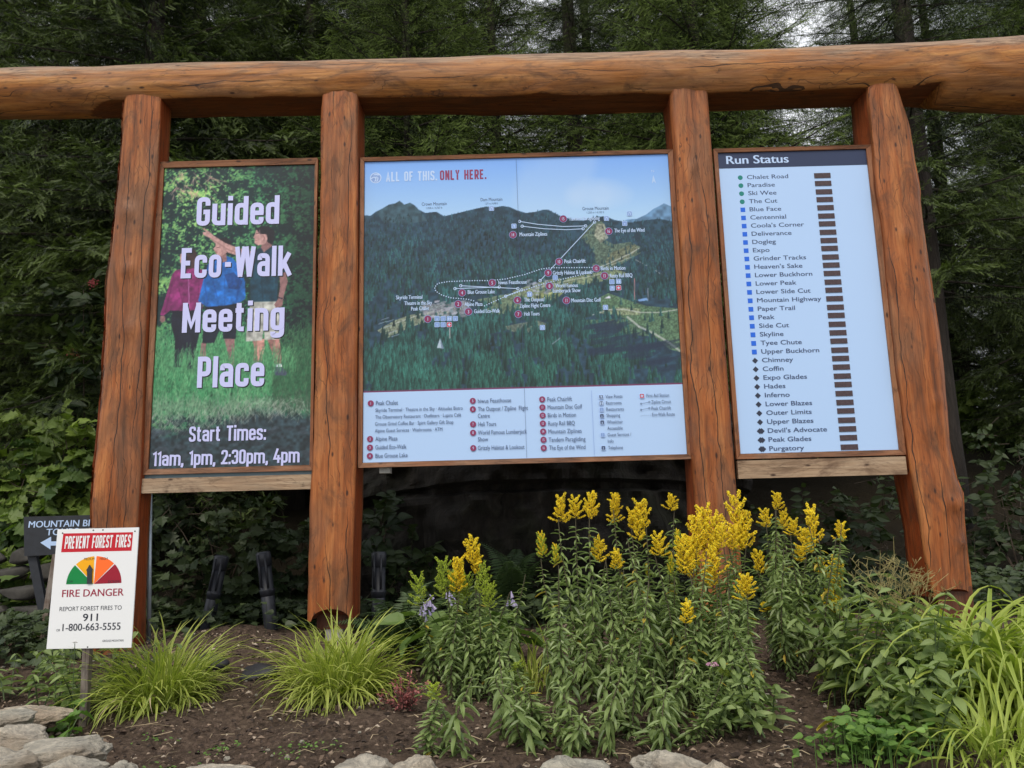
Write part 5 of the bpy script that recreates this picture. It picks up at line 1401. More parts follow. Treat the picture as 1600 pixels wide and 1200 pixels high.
shrub('leafy_shrub', 'dark leafy undergrowth between the third and the rightmost post', 'shrub', (2.1, 6.6, .95),
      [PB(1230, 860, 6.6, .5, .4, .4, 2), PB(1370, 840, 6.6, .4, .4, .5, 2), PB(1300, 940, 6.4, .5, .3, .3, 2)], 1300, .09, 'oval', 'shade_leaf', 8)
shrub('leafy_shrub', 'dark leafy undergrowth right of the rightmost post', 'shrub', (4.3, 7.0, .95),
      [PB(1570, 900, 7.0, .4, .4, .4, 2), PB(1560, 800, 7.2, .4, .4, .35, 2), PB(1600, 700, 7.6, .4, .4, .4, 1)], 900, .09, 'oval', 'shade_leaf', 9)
shrub('sunlit_shrub', 'yellow-green maple leaves glimpsed through branches right of the rightmost post', 'shrub', (7.4, 12.2, 2.5),
      [PB(1570, 645, 12.2, .9, .4, .45, 2), PB(1540, 700, 12.4, .8, .4, .25, 1)], 1000, .16, 'maple', 'shrub_leaf', 10)

# ---------------------------------------------------------------- stones
def rock_mesh(name, seed, dims, mat, cuts=9, sub=5, rough=.09):
    bm = bmesh.new(); bmesh.ops.create_icosphere(bm, subdivisions=sub, radius=1.0)
    rng = np.random.default_rng(seed); co = np.array([v_.co[:] for v_ in bm.verts])
    for _ in range(cuts):
        nn = rng.normal(size=3); nn /= np.linalg.norm(nn); d = rng.uniform(.45, .85); k = co @ nn
        co -= np.where(k > d, (k - d) * .93, 0)[:, None] * nn
    n_ = fbm(co + seed * 3.3, 1.5, 5); n2 = -np.abs(fbm(co * np.array([.8, .8, 3.2]) + seed, 2.6, 5))
    co *= (1 + rough * 1.3 * n_ + rough * 1.1 * n2)[:, None]
    co *= np.array(dims)
    F = [tuple(v_.index for v_ in f.verts) for f in bm.faces]; bm.free()
    return Acc().add(co, np.array(F)).mesh(name, mat, smooth=True)
m, nt, bs, out = new_mat('granite')
v = coords(nt, (1, 1, 1)); oi = nt.nodes.new('ShaderNodeObjectInfo')
n1 = noise(nt, coords(nt, (1, 1.6, 3.2)), 6, 9, .72, 2.2); n2 = noise(nt, v, 34, 6, .75); n3 = noise(nt, v, 2.4, 3)
c = ramp(nt, n1, [(.26, (.16, .165, .16)), (.42, (.52, .47, .39)), (.64, (.86, .77, .62))])
c = mixc(nt, ramp(nt, n3, [(.45, (0, 0, 0)), (.62, (.6, .6, .6))]), c, (.42, .31, .21))
c = mixc(nt, .8, c, ramp(nt, n2, [(.3, (.6, .62, .64)), (.65, (1.15, 1.15, 1.15))]), 'MULTIPLY')
c = mixc(nt, .5, c, ramp(nt, oi.outputs['Random'], [(0, (.7, .78, .78)), (.5, (1, 1, 1)), (1, (1.15, 1.02, .9))]), 'MULTIPLY')
nt.links.new(c, bs.inputs['Base Color']); bs.inputs['Roughness'].default_value = .85; bump(nt, bs, math_(nt, 'ADD', n1, math_(nt, 'MULTIPLY', n2, .4)), 1.0, .06)
MAT['granite'] = m
MAT['wall_stone'] = plain('dark_wall_stone', (0.042, 0.039, 0.034), .9, var=.45, vscale=9, bmp=.8)
def rock(seed, px, py, Y, dims, rz, label, group='stones edging the front of the bed', mat='granite', tilt=(0, 0)):
    """px, py: where its top shows"""
    p_ = P(px, py, Y); z = p_[2] - dims[2] * .78
    o = link('edging_stone', rock_mesh('edging_stone', seed, dims, MAT[mat], cuts=18, rough=.12), loc=(p_[0], Y, z), rot=(tilt[0], tilt[1], rz))
    return tag(o, label, 'stone', group)
rock(1, 45, 1102, 3.62, (.21, .14, .06), .1, 'flat grey-green slab, farthest of the stones at the left edge')
rock(2, 20, 1108, 3.42, (.15, .10, .06), .3, 'small pale rounded stone in front of the grey-green slab, left edge')
rock(3, 28, 1133, 3.26, (.20, .13, .075), -.2, 'pale flat-topped stone at the left edge, between the small stone and the big bottom ones')
rock(4, 90, 1152, 3.06, (.22, .15, .10), .5, 'big pale streaked boulder in the bottom left corner of the bed')
rock(5, 10, 1172, 2.98, (.16, .15, .14), .9, 'dark-sided stone cut off by the bottom left corner of the photo')
rock(6, 110, 1180, 2.86, (.17, .12, .08), -.1, 'bluish grey stone at the bottom edge right below the big streaked boulder')
rock(7, 178, 1194, 2.86, (.09, .08, .06), .2, 'small cream stone at the bottom edge, just right of the bluish grey one')
rock(8, 345, 1193, 2.88, (.19, .12, .07), .05, 'long low pinkish stone at the bottom edge under the first grass tuft')
rock(9, 572, 1190, 2.88, (.12, .11, .08), .15, 'bluish stone at the bottom edge below the red shrub, left of a pair')
rock(10, 648, 1188, 2.88, (.09, .09, .08), .4, 'small cream stone at the bottom edge, right of a pair below the red shrub')
rock(11, 882, 1172, 2.92, (.20, .14, .11), .0, 'large pale grey boulder at the bottom edge below the goldenrod, left one of two')
rock(12, 1062, 1176, 2.92, (.18, .13, .10), -.15, 'large tan boulder at the bottom edge below the goldenrod, right one of two')
rock(13, 1125, 1186, 2.84, (.09, .10, .07), .3, 'small grey stone tucked against the large tan boulder at the bottom edge')
rock(14, 1230, 1204, 2.88, (.15, .12, .10), .3, 'grey stone barely showing at the bottom edge right of the tan boulder')
rock(17, 0, 1215, 2.8, (.16, .12, .12), .3, 'grey stone barely showing in the bottom left corner')
# dry-stone wall at far left
wl = thing('stone_wall', 'dark dry stone wall at the left edge behind the fire danger sign', 'stone wall', (-3.6, 5.7, .93))
rr = np.random.default_rng(9)
stone_v = [rock_mesh('wall_stone', 300 + k, (.17, .12, .075), MAT['wall_stone'], cuts=12, sub=3, rough=.06) for k in range(4)]
for row in range(5):
    x = -4.6 + (row % 2) * .12
    while x < -3.02 + .03 * row:
        w = rr.uniform(.75, 1.25)
        link('stone', stone_v[rr.integers(0, 4)], wl, (x + 3.6 + .15 * w, rr.normal() * .02 + .1 - row * -.03, .04 + row * .125), (rr.normal() * .08, rr.normal() * .08, rr.normal() * .15), (w, 1, rr.uniform(.85, 1.05)))
        x += .31 * w
# ---------------------------------------------------------------- garden plants
MAT['goldenrod_leaf'] = leaf_mat('goldenrod_leaf', (0.080, 0.130, 0.038), (0.34, 0.43, 0.17), rough=.42, spec=.5, trans=.25, objvar=.15)
MAT['goldenrod_stem'] = plain('goldenrod_stem', (0.075, 0.065, 0.035), .7, var=.3)
MAT['yellow_floret'] = leaf_mat('yellow_floret', (0.82, 0.56, 0.015), (1.0, 0.90, 0.05), trans=.25, tcol=(1.1, 1.0, .6), objvar=.1)
MAT['green_bud'] = leaf_mat('green_bud', (0.20, 0.30, 0.03), (0.58, 0.68, 0.07), trans=.25, objvar=.1)
MAT['blade'] = leaf_mat('variegated_blade', (0.10, 0.18, 0.025), (0.60, 0.62, 0.15), trans=.3, tcol=(1.1, 1.3, .5), objvar=.25)
MAT['lily'] = leaf_mat('daylily_blade', (0.17, 0.25, 0.04), (0.50, 0.56, 0.12), trans=.32, tcol=(1.1, 1.3, .5), objvar=.4)
MAT['weed_leaf'] = leaf_mat('weed_leaf', (0.09, 0.145, 0.04), (0.34, 0.42, 0.16), trans=.28, objvar=.5)
MAT['yellow_leaf'] = leaf_mat('yellowed_leaf', (0.42, 0.32, 0.05), (0.55, 0.42, 0.08), trans=.3)
MAT['clover'] = leaf_mat('columbine_leaf', (0.06, 0.14, 0.025), (0.20, 0.33, 0.07), trans=.3, objvar=.1)
MAT['hosta'] = leaf_mat('hosta_leaf', (0.07, 0.13, 0.03), (0.21, 0.30, 0.08), trans=.25, objvar=.5)
MAT['fern'] = leaf_mat('fern_frond', (0.025, 0.05, 0.018), (0.08, 0.13, 0.04), trans=.2, objvar=.4)
MAT['barberry'] = leaf_mat('barberry_leaf', (0.15, 0.035, 0.040), (0.50, 0.20, 0.18), trans=.25, tcol=(1.3, .8, .8), objvar=.1)
MAT['lilac'] = leaf_mat('lilac_petal', (0.42, 0.36, 0.62), (0.62, 0.56, 0.78), trans=.3, tcol=(1, 1, 1.1), objvar=.1)
MAT['pink'] = plain('pink_floret', (0.55, 0.28, 0.42), .7)
MAT['whitefl'] = plain('white_floret', (0.7, 0.7, 0.68), .7)
MAT['seed'] = plain('dry_seed_stalk', (0.26, 0.22, 0.085), .8, var=.35)
MAT['straw'] = plain('straw', (0.38, 0.30, 0.19), .9, var=.35)

FLV = np.array([(0, 0, 0), (1, .35, .2), (1, -.35, .2), (.2, 0, 1.0)]) ; FLF = np.array([(0, 1, 2), (0, 2, 3), (0, 3, 1), (1, 3, 2)])
def flower_head_mesh(seed, kind, spikes=19, h=.17, r=.054):
    """a plume: short upright side spikes packed with tiny florets"""
    rng = np.random.default_rng(seed); a = Acc(); L, D = [], []
    for k in range(spikes):
        u = k / (spikes - 1); an = k * 2.4
        base = np.array([0, 0, u * h * .76]); out_ = r * (1.05 - u * .55) * rng.uniform(.5, 1.25)
        tip = base + np.array([math.cos(an) * out_, math.sin(an) * out_, h * rng.uniform(.16, .30)])
        mid = base + np.array([math.cos(an) * out_ * .8, math.sin(an) * out_ * .8, h * .08])
        tq = np.linspace(0, 1, 6)[:, None]; path = base * (1 - tq) ** 2 + 2 * mid * tq * (1 - tq) + tip * tq ** 2
        a.add(*tube(path, .0012, 4, cap=False), mat=1)
        nf = 85
        for q_ in rng.random(nf):
            q_ = .12 + .88 * q_
            c = base * (1 - q_) ** 2 + 2 * mid * q_ * (1 - q_) + tip * q_ ** 2
            d = rng.normal(size=3); d[2] = abs(d[2]); d /= np.linalg.norm(d)
            L.append(c + d * .005 * (1.2 - q_ * .7)); D.append(d)
    L, D = np.array(L), np.array(D); n = len(L)
    sz = rng.uniform(.0035, .0068, n) * (1.0 if kind == 'y' else .75)
    Mx = frames(D, np.array([0, 0, 1.0]) + rng.normal(size=(n, 3)) * .4, rng.random(n) * 6, sz)
    Vv, Ff, Tt = inst(FLV, FLF, Mx, L, np.array([.2, .6, .6, .9]), rng.normal(size=n) * .28 + (L[:, 2] / h - .5) * .3)
    a.add(Vv, Ff, np.clip(Tt, 0, 1), mat=0)
    return a.mesh('flower_head', [MAT['yellow_floret' if kind == 'y' else 'green_bud'], MAT['goldenrod_stem']], smooth=False)
def leafy_stem(seed, n=80, H=1.0, leaf=.098, kind='lance', low=.02, mat='goldenrod_leaf', top=.93, widen=1.3, droop=.55):
    rng = np.random.default_rng(seed); L, D, S, J = [], [], [], []
    bx, by = rng.normal() * .02, rng.normal() * .02
    zz = np.linspace(0, H, 12); path = np.stack([bx * np.sin(zz / H * 5), by * np.sin(zz / H * 4), zz], -1)
    st = Acc().add(*tube(path, np.linspace(.0045, .0022, 12), 6, cap=False)).mesh('stem', MAT['goldenrod_stem'])
    for k in range(n):
        u = low + (top - low) * (k + rng.random()) / n; an = k * 2.39996 + rng.normal() * .3
        s_ = leaf * (.55 + .55 * math.sin(min(1, u * 1.25) * 2.6)) * rng.uniform(.75, 1.15) * (1 - .45 * u ** 3)
        pit = rng.uniform(-1.0, .45) - droop * (1 - u) + .3 * u
        L.append((np.interp(u * H, zz, path[:, 0]), np.interp(u * H, zz, path[:, 1]), u * H)); D.append((math.cos(an), math.sin(an), pit)); S.append(s_); J.append(rng.normal() * .17 + .35 + u * .25)
    L, D, S, J = map(np.array, (L, D, S, J))
    Mx = frames(D, np.array([0, 0, 1.0]) + rng.normal(size=(n, 3)) * .2, None, S)
    Mx[:, :, 1] *= widen
    TV, TF, TT = LT[kind]
    TV = TV.copy(); TV[:, 2] *= 2.4
    Vv, Ff, Tt = inst(TV, TF, Mx, L, TT, J)
    sick = np.repeat(rng.random(n) < .012, len(TF)).astype(int)
    fo = Acc().add(Vv, Ff, np.clip(Tt, 0, 1), mat=sick).mesh('foliage', [MAT[mat], MAT['yellow_leaf']], smooth=False)
    return st, fo
GS = [leafy_stem(400 + k, n=92, leaf=.071) for k in range(6)]
GSHORT = [leafy_stem(430 + k, n=34, H=.36, leaf=.085, low=.05, top=1.0) for k in range(4)]
HY = [flower_head_mesh(450 + k, 'y') for k in range(5)]; HG = [flower_head_mesh(460 + k, 'g', 19, .17, .048) for k in range(3)]
_gk = [0]
def goldenrod(label, heads, Yr, extra=0, ex_px=None, seed=0, base_spread=.06):
    """heads: (px, top py, head height px, 'y'/'g'/'m') of each flowering stem"""
    rng = np.random.default_rng(seed)
    items = []
    for hd in heads:
        px, py, hh, kd = hd[:4]; Y = hd[4] if len(hd) > 4 else rng.uniform(*Yr)
        items.append((P(px, py, Y), hh / FPX * Y, kd, Y))
    cx = np.mean([i[0][0] for i in items]); cy = np.mean([i[3] for i in items]); cz = float(terrain(cx, cy))
    t = thing('goldenrod', label, 'goldenrod', (cx, cy, cz), group='goldenrod growing in front of the signs')
    for (p_, hm, kd, Y) in items:
        _gk[0] += 1; v = _gk[0]
        bx = p_[0] + (cx - p_[0]) * .25 + rng.normal() * .03; by = Y + rng.normal() * .03; bz = float(terrain(bx, by)) - .01
        top = p_.copy(); top[2] -= hm * .93
        d = Vector(top - np.array([bx, by, bz])); Hh = d.length
        st, fo = GS[v % 6]
        s_ = link('flowering_stem', st, t, (bx - cx, by - cy, bz - cz), scale=(1, 1, Hh))
        s_.rotation_euler = d.to_track_quat('Z', 'Y').to_euler(); s_.rotation_euler.rotate_axis('Z', rng.uniform(0, 6.28))
        f = tag(link('foliage', fo, s_), kind='stuff')
        k = hm / .17
        if kd == 'm':
            link('flower_head', HG[v % 3], s_, (0, 0, 1.0), scale=(k * .9, k * .9, k * .9 / Hh))
            link('flower_head', HY[v % 5], s_, (0, 0, 1.0 + .02), scale=(k * .55, k * .55, k * .9 / Hh))
        else:
            kk = min(1.15, max(.8, k * 1.15)); link('flower_head', (HG if kd == 'g' else HY)[v % (3 if kd == 'g' else 5)], s_, (0, 0, 1.0 - .03), rot=(0, 0, rng.uniform(0, 6)), scale=(kk, kk, k / Hh))
            if k > 1.25 or rng.random() < .3: link('flower_head', HY[(v + 2) % 5] if kd == 'y' else HG[(v + 1) % 3], s_, (.02, .01, .90), rot=(0, 0, 2), scale=(.8, .8, .7 / Hh))
    for _ in range(int(extra * .72)):
        px = rng.uniform(*ex_px[0]); Y = rng.uniform(*ex_px[1]); bx = P(px, 1100, Y)[0]; bz = float(terrain(bx, Y)) - .01; v = int(rng.integers(0, 99))
        h = rng.uniform(*ex_px[2])
        if h > .42:
            st, fo = GS[v % 6]; k = h
        else: st, fo = GSHORT[v % 4]; k = h / .36
        s_ = link('leafy_stem', st, t, (bx - cx, Y - cy, bz - cz), rot=(rng.normal() * .12, rng.normal() * .12, rng.uniform(0, 6.28)), scale=(1, 1, k))
        tag(link('foliage', fo, s_), kind='stuff')
    return t
goldenrod('tallest clump of goldenrod on the left side of the big stand, below the map', [(876, 767, 45, 'y'), (898, 768, 38, 'y'), (922, 760, 46, 'y'), (960, 762, 30, 'y'), (934, 834, 40, 'y'), (963, 853, 32, 'y'), (848, 832, 42, 'm'), (868, 850, 34, 'm')], (3.75, 4.05), 11, ((850, 975), (3.5, 4.0), (.25, .75)), 1)
goldenrod('clump of goldenrod in the middle of the big stand, left of the third post', [(1001, 772, 48, 'y'), (988, 788, 32, 'y'), (1048, 765, 27, 'y'), (1028, 825, 40, 'y'), (1056, 828, 30, 'm'), (1012, 880, 24, 'm'), (1048, 868, 34, 'm'), (1072, 935, 36, 'y', 3.6)], (3.7, 4.1), 13, ((975, 1075), (3.4, 4.0), (.25, .8)), 2)
goldenrod('dense clump of goldenrod in front of the third post with the most yellow heads', [(1070, 833, 58, 'y'), (1085, 797, 60, 'y'), (1098, 783, 72, 'y'), (1115, 798, 55, 'y'), (1113, 848, 52, 'y'), (1145, 765, 75, 'y'), (1158, 790, 65, 'y'), (1143, 815, 40, 'y'), (1165, 893, 30, 'y', 3.6), (1079, 850, 50, 'y'), (1128, 812, 40, 'y')], (3.7, 4.0), 15, ((1080, 1200), (3.35, 4.0), (.25, .85)), 3)
goldenrod('goldenrod clump between the third and rightmost posts, left part with slender heads', [(1212, 762, 30, 'y'), (1194, 788, 32, 'y'), (1222, 792, 32, 'y'), (1238, 805, 28, 'y'), (1186, 855, 38, 'y'), (1197, 937, 16, 'y'), (1254, 820, 42, 'y'), (1248, 848, 26, 'y')], (4.1, 4.5), 10, ((1185, 1260), (4.0, 4.5), (.3, .9)), 4)
goldenrod('goldenrod clump nearest the rightmost post', [(1266, 786, 62, 'y'), (1280, 868, 28, 'y'), (1300, 865, 40, 'y'), (1311, 808, 34, 'y'), (1302, 917, 28, 'y'), (1290, 940, 20, 'm')], (4.0, 4.4), 9, ((1255, 1330), (3.9, 4.4), (.3, .8)), 5)
goldenrod('half open goldenrod clump left of the big stand, mostly green buds', [(738, 832, 48, 'y'), (714, 864, 46, 'y'), (696, 866, 52, 'g'), (752, 876, 52, 'g'), (658, 893, 52, 'g'), (728, 890, 44, 'g'), (705, 885, 40, 'g'), (768, 905, 30, 'g')], (3.85, 4.15), 13, ((650, 800), (3.7, 4.2), (.25, .65)), 6)
goldenrod('small goldenrod with one green head standing apart at the front, right of the red shrub', [(678, 1063, 28, 'g', 3.22)], (3.2, 3.3), 4, ((665, 745), (3.15, 3.4), (.2, .34)), 7)
goldenrod('low leafy goldenrod shoots with no flowers yet in front of the big stand', [(1130, 1040, 12, 'g', 3.3), (810, 1030, 12, 'g', 3.45)], (3.2, 3.3), 34, ((770, 1190), (3.22, 3.55), (.10, .36)), 8)

# ---- blades
def blade_mesh(name, seed, L, W, arch, mat, seg=8, edge=True):
    rng = np.random.default_rng(seed); V, F, T = [], [], []
    a0 = rng.uniform(1.15, 1.45); ang = a0; x, z = 0.0, 0.0; yb = rng.normal() * .02
    for i in range(seg + 1):
        u = i / seg; w = W * (.55 + .9 * u) * (1 - u ** 3.0) if u < 1 else 0
        w = W * min(1, .5 + 1.5 * u) * (1 - u ** 2.6) + .0004
        cr = .25 * w
        V += [(x, yb * u * u * 4 - w / 2, z + cr), (x, yb * u * u * 4, z), (x, yb * u * u * 4 + w / 2, z + cr)]
        T += ([.85, .18, .85] if edge else [.55, .35, .55])
        ang -= arch / seg * (.5 + u * 1.2) * rng.uniform(.8, 1.2)
        x += math.cos(ang) * L / seg; z += math.sin(ang) * L / seg
    for i in range(seg):
        for k in (0, 1):
            F.append((3 * i + k, 3 * i + k + 1, 3 * i + k + 4, 3 * i + k + 3))
    return Acc().add(V, F, np.array(T)).mesh(name, mat, smooth=True)
BL = [blade_mesh('blade', 500 + k, L, .0155, ar, MAT['blade']) for k, (L, ar) in enumerate([(.50, .9), (.46, 1.3), (.42, 1.8), (.40, 2.4), (.34, 2.0), (.52, 1.1), (.30, 2.8), (.44, 1.6)])]
LB = [blade_mesh('blade', 520 + k, L, .022, ar, MAT['lily'], 10, False) for k, (L, ar) in enumerate([(.82, 2.1), (.76, 2.6), (.70, 3.1), (.64, 2.7), (.86, 2.4), (.74, 3.5)])]
def tuft(name, label, cat, base, n, meshes, rad, seed, smin=.7, smax=1.1, group=None, bias=None, inner=0):
    rng = np.random.default_rng(seed); bz = float(terrain(base[0], base[1]))
    t = thing(name, label, cat, (base[0], base[1], bz), group=group)
    for k in range(n):
        an = rng.uniform(0, 6.283)
        if bias is not None and rng.random() < .5: an = bias + rng.normal() * .7
        r = rad * math.sqrt(rng.random()); a2 = rng.uniform(0, 6.283)
        s_ = rng.uniform(smin, smax)
        lean = rng.uniform(-.48, .30) * (1 if r > rad * .4 else 1.2) 
        px_, py_ = r * math.cos(a2), r * math.sin(a2)
        if r > rad * .45: an = a2 + rng.normal() * .6
        link('blade', meshes[rng.integers(0, len(meshes))], t, (px_, py_, -.01), (rng.normal() * .12, lean, an), s_)
    if inner:      # the crowded short blades at the heart of the clump
        V_, F_, T_ = [], [], []
        src = []
        for me in meshes:
            nvx = len(me.vertices); co = np.empty(nvx * 3, np.float32); me.vertices.foreach_get('co', co); tv = np.empty(nvx, np.float32); me.attributes['tint'].data.foreach_get('value', tv)
            src.append((co.reshape(-1, 3), np.array([tuple(p_.vertices) for p_ in me.polygons]), tv))
        a_ = Acc()
        for k in range(inner):
            co, F0, tv = src[rng.integers(0, len(src))]; r = rad * 1.15 * math.sqrt(rng.random()); a2 = rng.uniform(0, 6.283)
            M_ = np.array(Matrix.Rotation(a2 + rng.normal() * .9, 3, 'Z') @ Matrix.Rotation(rng.uniform(-.2, .7), 3, 'Y') @ Matrix.Rotation(rng.normal() * .2, 3, 'X'))
            a_.add((co * rng.uniform(.45, .95) * smax) @ M_.T + np.array([base[0] + r * math.cos(a2), base[1] + r * math.sin(a2), bz - .01]), F0, tv)
        part('inner_blades', a_, meshes[0].materials[0], t, kind='stuff')
    return t
rg_d = np.random.default_rng(66); b1 = P(222, 1102, 3.72); b2 = P(512, 1092, 3.80)
tuft('grass_tuft', 'yellow-green variegated grass tuft beside the fire danger sign', 'grass tuft', (b1[0] - .03, 3.96), 290, BL, .13, 1, .60, .98, 'variegated grass tufts', inner=430)
tuft('grass_tuft', 'yellow-green variegated grass tuft at the foot of the second post', 'grass tuft', (b2[0], 4.02), 295, BL, .15, 2, .60, 1.0, 'variegated grass tufts', inner=460)
DB = [blade_mesh('dead_blade', 540 + k, L, .010, ar, MAT['straw'], 8, False) for k, (L, ar) in enumerate([(.30, 2.6), (.24, 3.2), (.34, 2.2)])]
for o_ in [q for q in C.objects if q.name.split('.')[0] == 'grass_tuft']:
    for k in range(22 if o_.name == 'grass_tuft' else 12):
        an = rg_d.uniform(0, 6.28); link('dead_blade', DB[k % 3], o_, (.10 * math.cos(an), .10 * math.sin(an), 0), (rg_d.normal() * .3, rg_d.uniform(.1, .7), an + rg_d.normal() * .3), rg_d.uniform(.6, 1.0))
for (px, py, Y, n, lab, sd) in [(1515, 1120, 3.8, 210, 'arching daylily clump at the foot of the rightmost post', 3), (1600, 1130, 3.5, 200, 'arching daylily clump cut off by the right edge of the photo', 4), (1560, 1230, 3.05, 70, 'low daylily clump in the bottom right corner', 5)]:
    q_ = P(px, py, Y); tuft('daylily', lab, 'daylily', (q_[0], Y), n, LB, .13, sd, .8 if sd != 5 else .45, 1.15 if sd != 5 else .65, 'daylilies at the right edge', inner=90)
q_ = P(835, 1060, 4.1); tuft('grass_tuft', 'thin green grass tuft low between the left goldenrod clump and the big stand', 'grass tuft', (q_[0], 4.15), 70, BL, .12, 6, .5, .8)

# ---- broad-leaved weeds at right, leaves one by one
def leaf_mesh(kind, mat, name='leaf', wid=1.0, seed=0):
    TV, TF, TT = LT[kind]; TV = TV.copy(); TV[:, 1] *= wid; TV[:, 2] *= 1.5
    return Acc().add(TV, TF, TT + .35).mesh(name, mat, smooth=False)
WL = [leaf_mesh('oval', MAT['weed_leaf'], wid=.95), leaf_mesh('heart', MAT['weed_leaf'], wid=.75), leaf_mesh('lance', MAT['weed_leaf'], wid=2.2)]
YL = leaf_mesh('oval', MAT['yellow_leaf'], 'yellow_leaf')
def weed(label, px, Y, stems, hmin, hmax, leaf, seed, name='broadleaf_plant', cat='leafy plant', spread=.12, meshes=WL, lean=0.0, group=None, pairs=9):
    rng = np.random.default_rng(seed); q_ = P(px, 1100, Y); bz = float(terrain(q_[0], Y)); t = thing(name, label, cat, (q_[0], Y, bz), group=group)
    for _ in range(stems):
        h = rng.uniform(hmin, hmax); o_ = rng.normal(size=2) * spread * .5; e_ = o_ + rng.normal(size=2) * spread + np.array([lean, 0])
        tq = np.linspace(0, 1, 8); path = np.stack([o_[0] + (e_[0] - o_[0]) * tq ** 1.5, o_[1] + (e_[1] - o_[1]) * tq ** 1.5, h * tq], -1)
        link('stem', Acc().add(*tube(path, np.linspace(.004, .0018, 8), 5, cap=False)).mesh('stem', MAT['stem_green']), t)
        for k in range(pairs):
            u = .18 + .82 * k / (pairs - 1); an = k * 1.571 + rng.normal() * .3
            for s2 in (0, math.pi):
                p_ = [np.interp(u, tq, path[:, j]) for j in range(3)]
                pit = rng.uniform(-.35, .35) + (.3 if u > .9 else 0)
                link('leaf', meshes[rng.integers(0, len(meshes))], t, p_, (rng.normal() * .3, pit, an + s2), leaf * rng.uniform(.7, 1.15) * (1.05 - .45 * u))
    return t
weed('tall broad-leaved weed in the corner right of the goldenrod, leftmost of that thicket', 1335, 3.7, 9, .36, .56, .105, 1, group='broad-leaved weeds at the right')
weed('tall broad-leaved weed in front of the rightmost post, middle of that thicket', 1405, 3.5, 11, .34, .52, .11, 2, group='broad-leaved weeds at the right')
weed('broad-leaved weed leaning toward the daylilies, rightmost of that thicket', 1455, 3.35, 9, .32, .52, .12, 3, lean=.05, group='broad-leaved weeds at the right')
weed('low broad-leaved weed at the bottom of the photo, in front of the taller weeds', 1425, 3.05, 6, .18, .34, .11, 4, group='broad-leaved weeds at the right')
yl = P(1312, 1150, 3.2); tyl = thing('yellowed_plant', 'small sprig with two yellowed leaves at the left foot of the broad-leaved weeds', 'leafy plant', (yl[0], 3.2, float(terrain(yl[0], 3.2))))
link('stem', Acc().add(*tube([(0.02, 0, -.01), (.01, 0, .05), (0, 0, .10)], .003, 5)).mesh('stem', MAT['stem_green']), tyl)
link('yellow_leaf', YL, tyl, (0, 0, .1), (.5, .1, 3.3), .10); link('yellow_leaf', YL, tyl, (0, 0, .1), (-.4, .5, -.9), .09); link('leaf', WL[0], tyl, (.01, 0, .06), (.3, .1, .8), .09)
weed('narrow-leaved weed with a tiny white flower under the fire danger sign', 100, 3.85, 7, .14, .30, .07, 5, spread=.14, meshes=[WL[2]], pairs=7)
weed('leafy green weed crowding the left edge of the fire danger sign stake', 110, 3.95, 9, .16, .32, .085, 15, spread=.2, meshes=[WL[0], WL[2]], pairs=7)
weed('leafy green weed between the two stakes at the left', 60, 4.3, 8, .14, .30, .085, 16, spread=.2, meshes=[WL[1], WL[2]], pairs=6)
weed('broad-leaved seedlings at the left edge of the first grass tuft', 95, 3.62, 4, .06, .16, .10, 6, spread=.14, meshes=[leaf_mesh('maple', MAT['clover'], wid=1.1)], pairs=3)
weed('pale willow-leaved weed arching at the right foot of the big goldenrod stand', 1165, 3.35, 7, .16, .36, .085, 7, spread=.14, meshes=[WL[2]], pairs=8)

# columbine-like ground patch
def ground_leaves(name, label, cat, cx, cy, rx, ry, n, size, kind, mat, seed, h=.1, kindtag=None):
    rng = np.random.default_rng(seed); q_ = rng.normal(size=(n, 2)) * .5
    x, y = cx + q_[:, 0] * rx, cy + q_[:, 1] * ry; z = terrain(x, y) + rng.uniform(.0, 1, n) * h + .01
    an = rng.uniform(0, 6.28, n); D = np.stack([np.cos(an), np.sin(an), rng.normal(size=n) * .25], -1)
    TV, TF, TT = LT[kind]; Mx = frames(D, np.array([0, -.5, 1.0]) + rng.normal(size=(n, 3)) * .3, None, size * rng.uniform(.6, 1.2, n))
    Vv, Ff, Tt = inst(TV, TF, Mx, np.stack([x, y, z], -1), TT, .4 + rng.normal(size=n) * .2)
    a = Acc().add(Vv, Ff, np.clip(Tt, 0, 1))
    if h > .05:
        for i in range(0, n, 3): a.add(*tube([(x[i], y[i], z[i] - h), (x[i], y[i], z[i])], .0015, 3, cap=False), tint=.2)
    return solo(name, a, MAT[mat], label, cat, origin=(cx, cy, float(terrain(cx, cy))), smooth=False, kind=kindtag)
q_ = P(1375, 1165, 3.05); ground_leaves('columbine_patch', 'bright green round-leaved patch at the bottom, left of the daylilies', 'ground cover', q_[0], 3.08, .20, .15, 420, .040, 'heart', 'clover', 1, h=.13, kindtag='stuff')
rg = np.random.default_rng(31)
for (px, py, n, rx) in ((210, 1178, 80, .16), (285, 1190, 60, .12), (345, 1160, 40, .10), (500, 1165, 30, .1), (455, 1175, 22, .08), (240, 1140, 20, .1), (640, 1165, 20, .12)):
    q_ = P(px, py, 3.15); Yq = 3.15 + (1180 - py) * .008
    q_ = P(px, py, Yq); ground_leaves('moss_patch', {210: 'small green weed patch on the soil near the bottom left stones', 285: 'small green weed patch just above the long low pinkish stone', 345: 'sparse green weeds in front of the first grass tuft', 500: 'sparse weeds on bare soil below the second grass tuft, right spot', 455: 'sparse weeds on bare soil below the second grass tuft, left spot', 240: 'few seedlings directly in front of the first grass tuft', 640: 'few seedlings on the soil below the red shrub'}[px],
                 'weed patch', q_[0], Yq, rx, .06, n, .016, 'oval', 'clover', px, h=.01, kindtag='stuff')

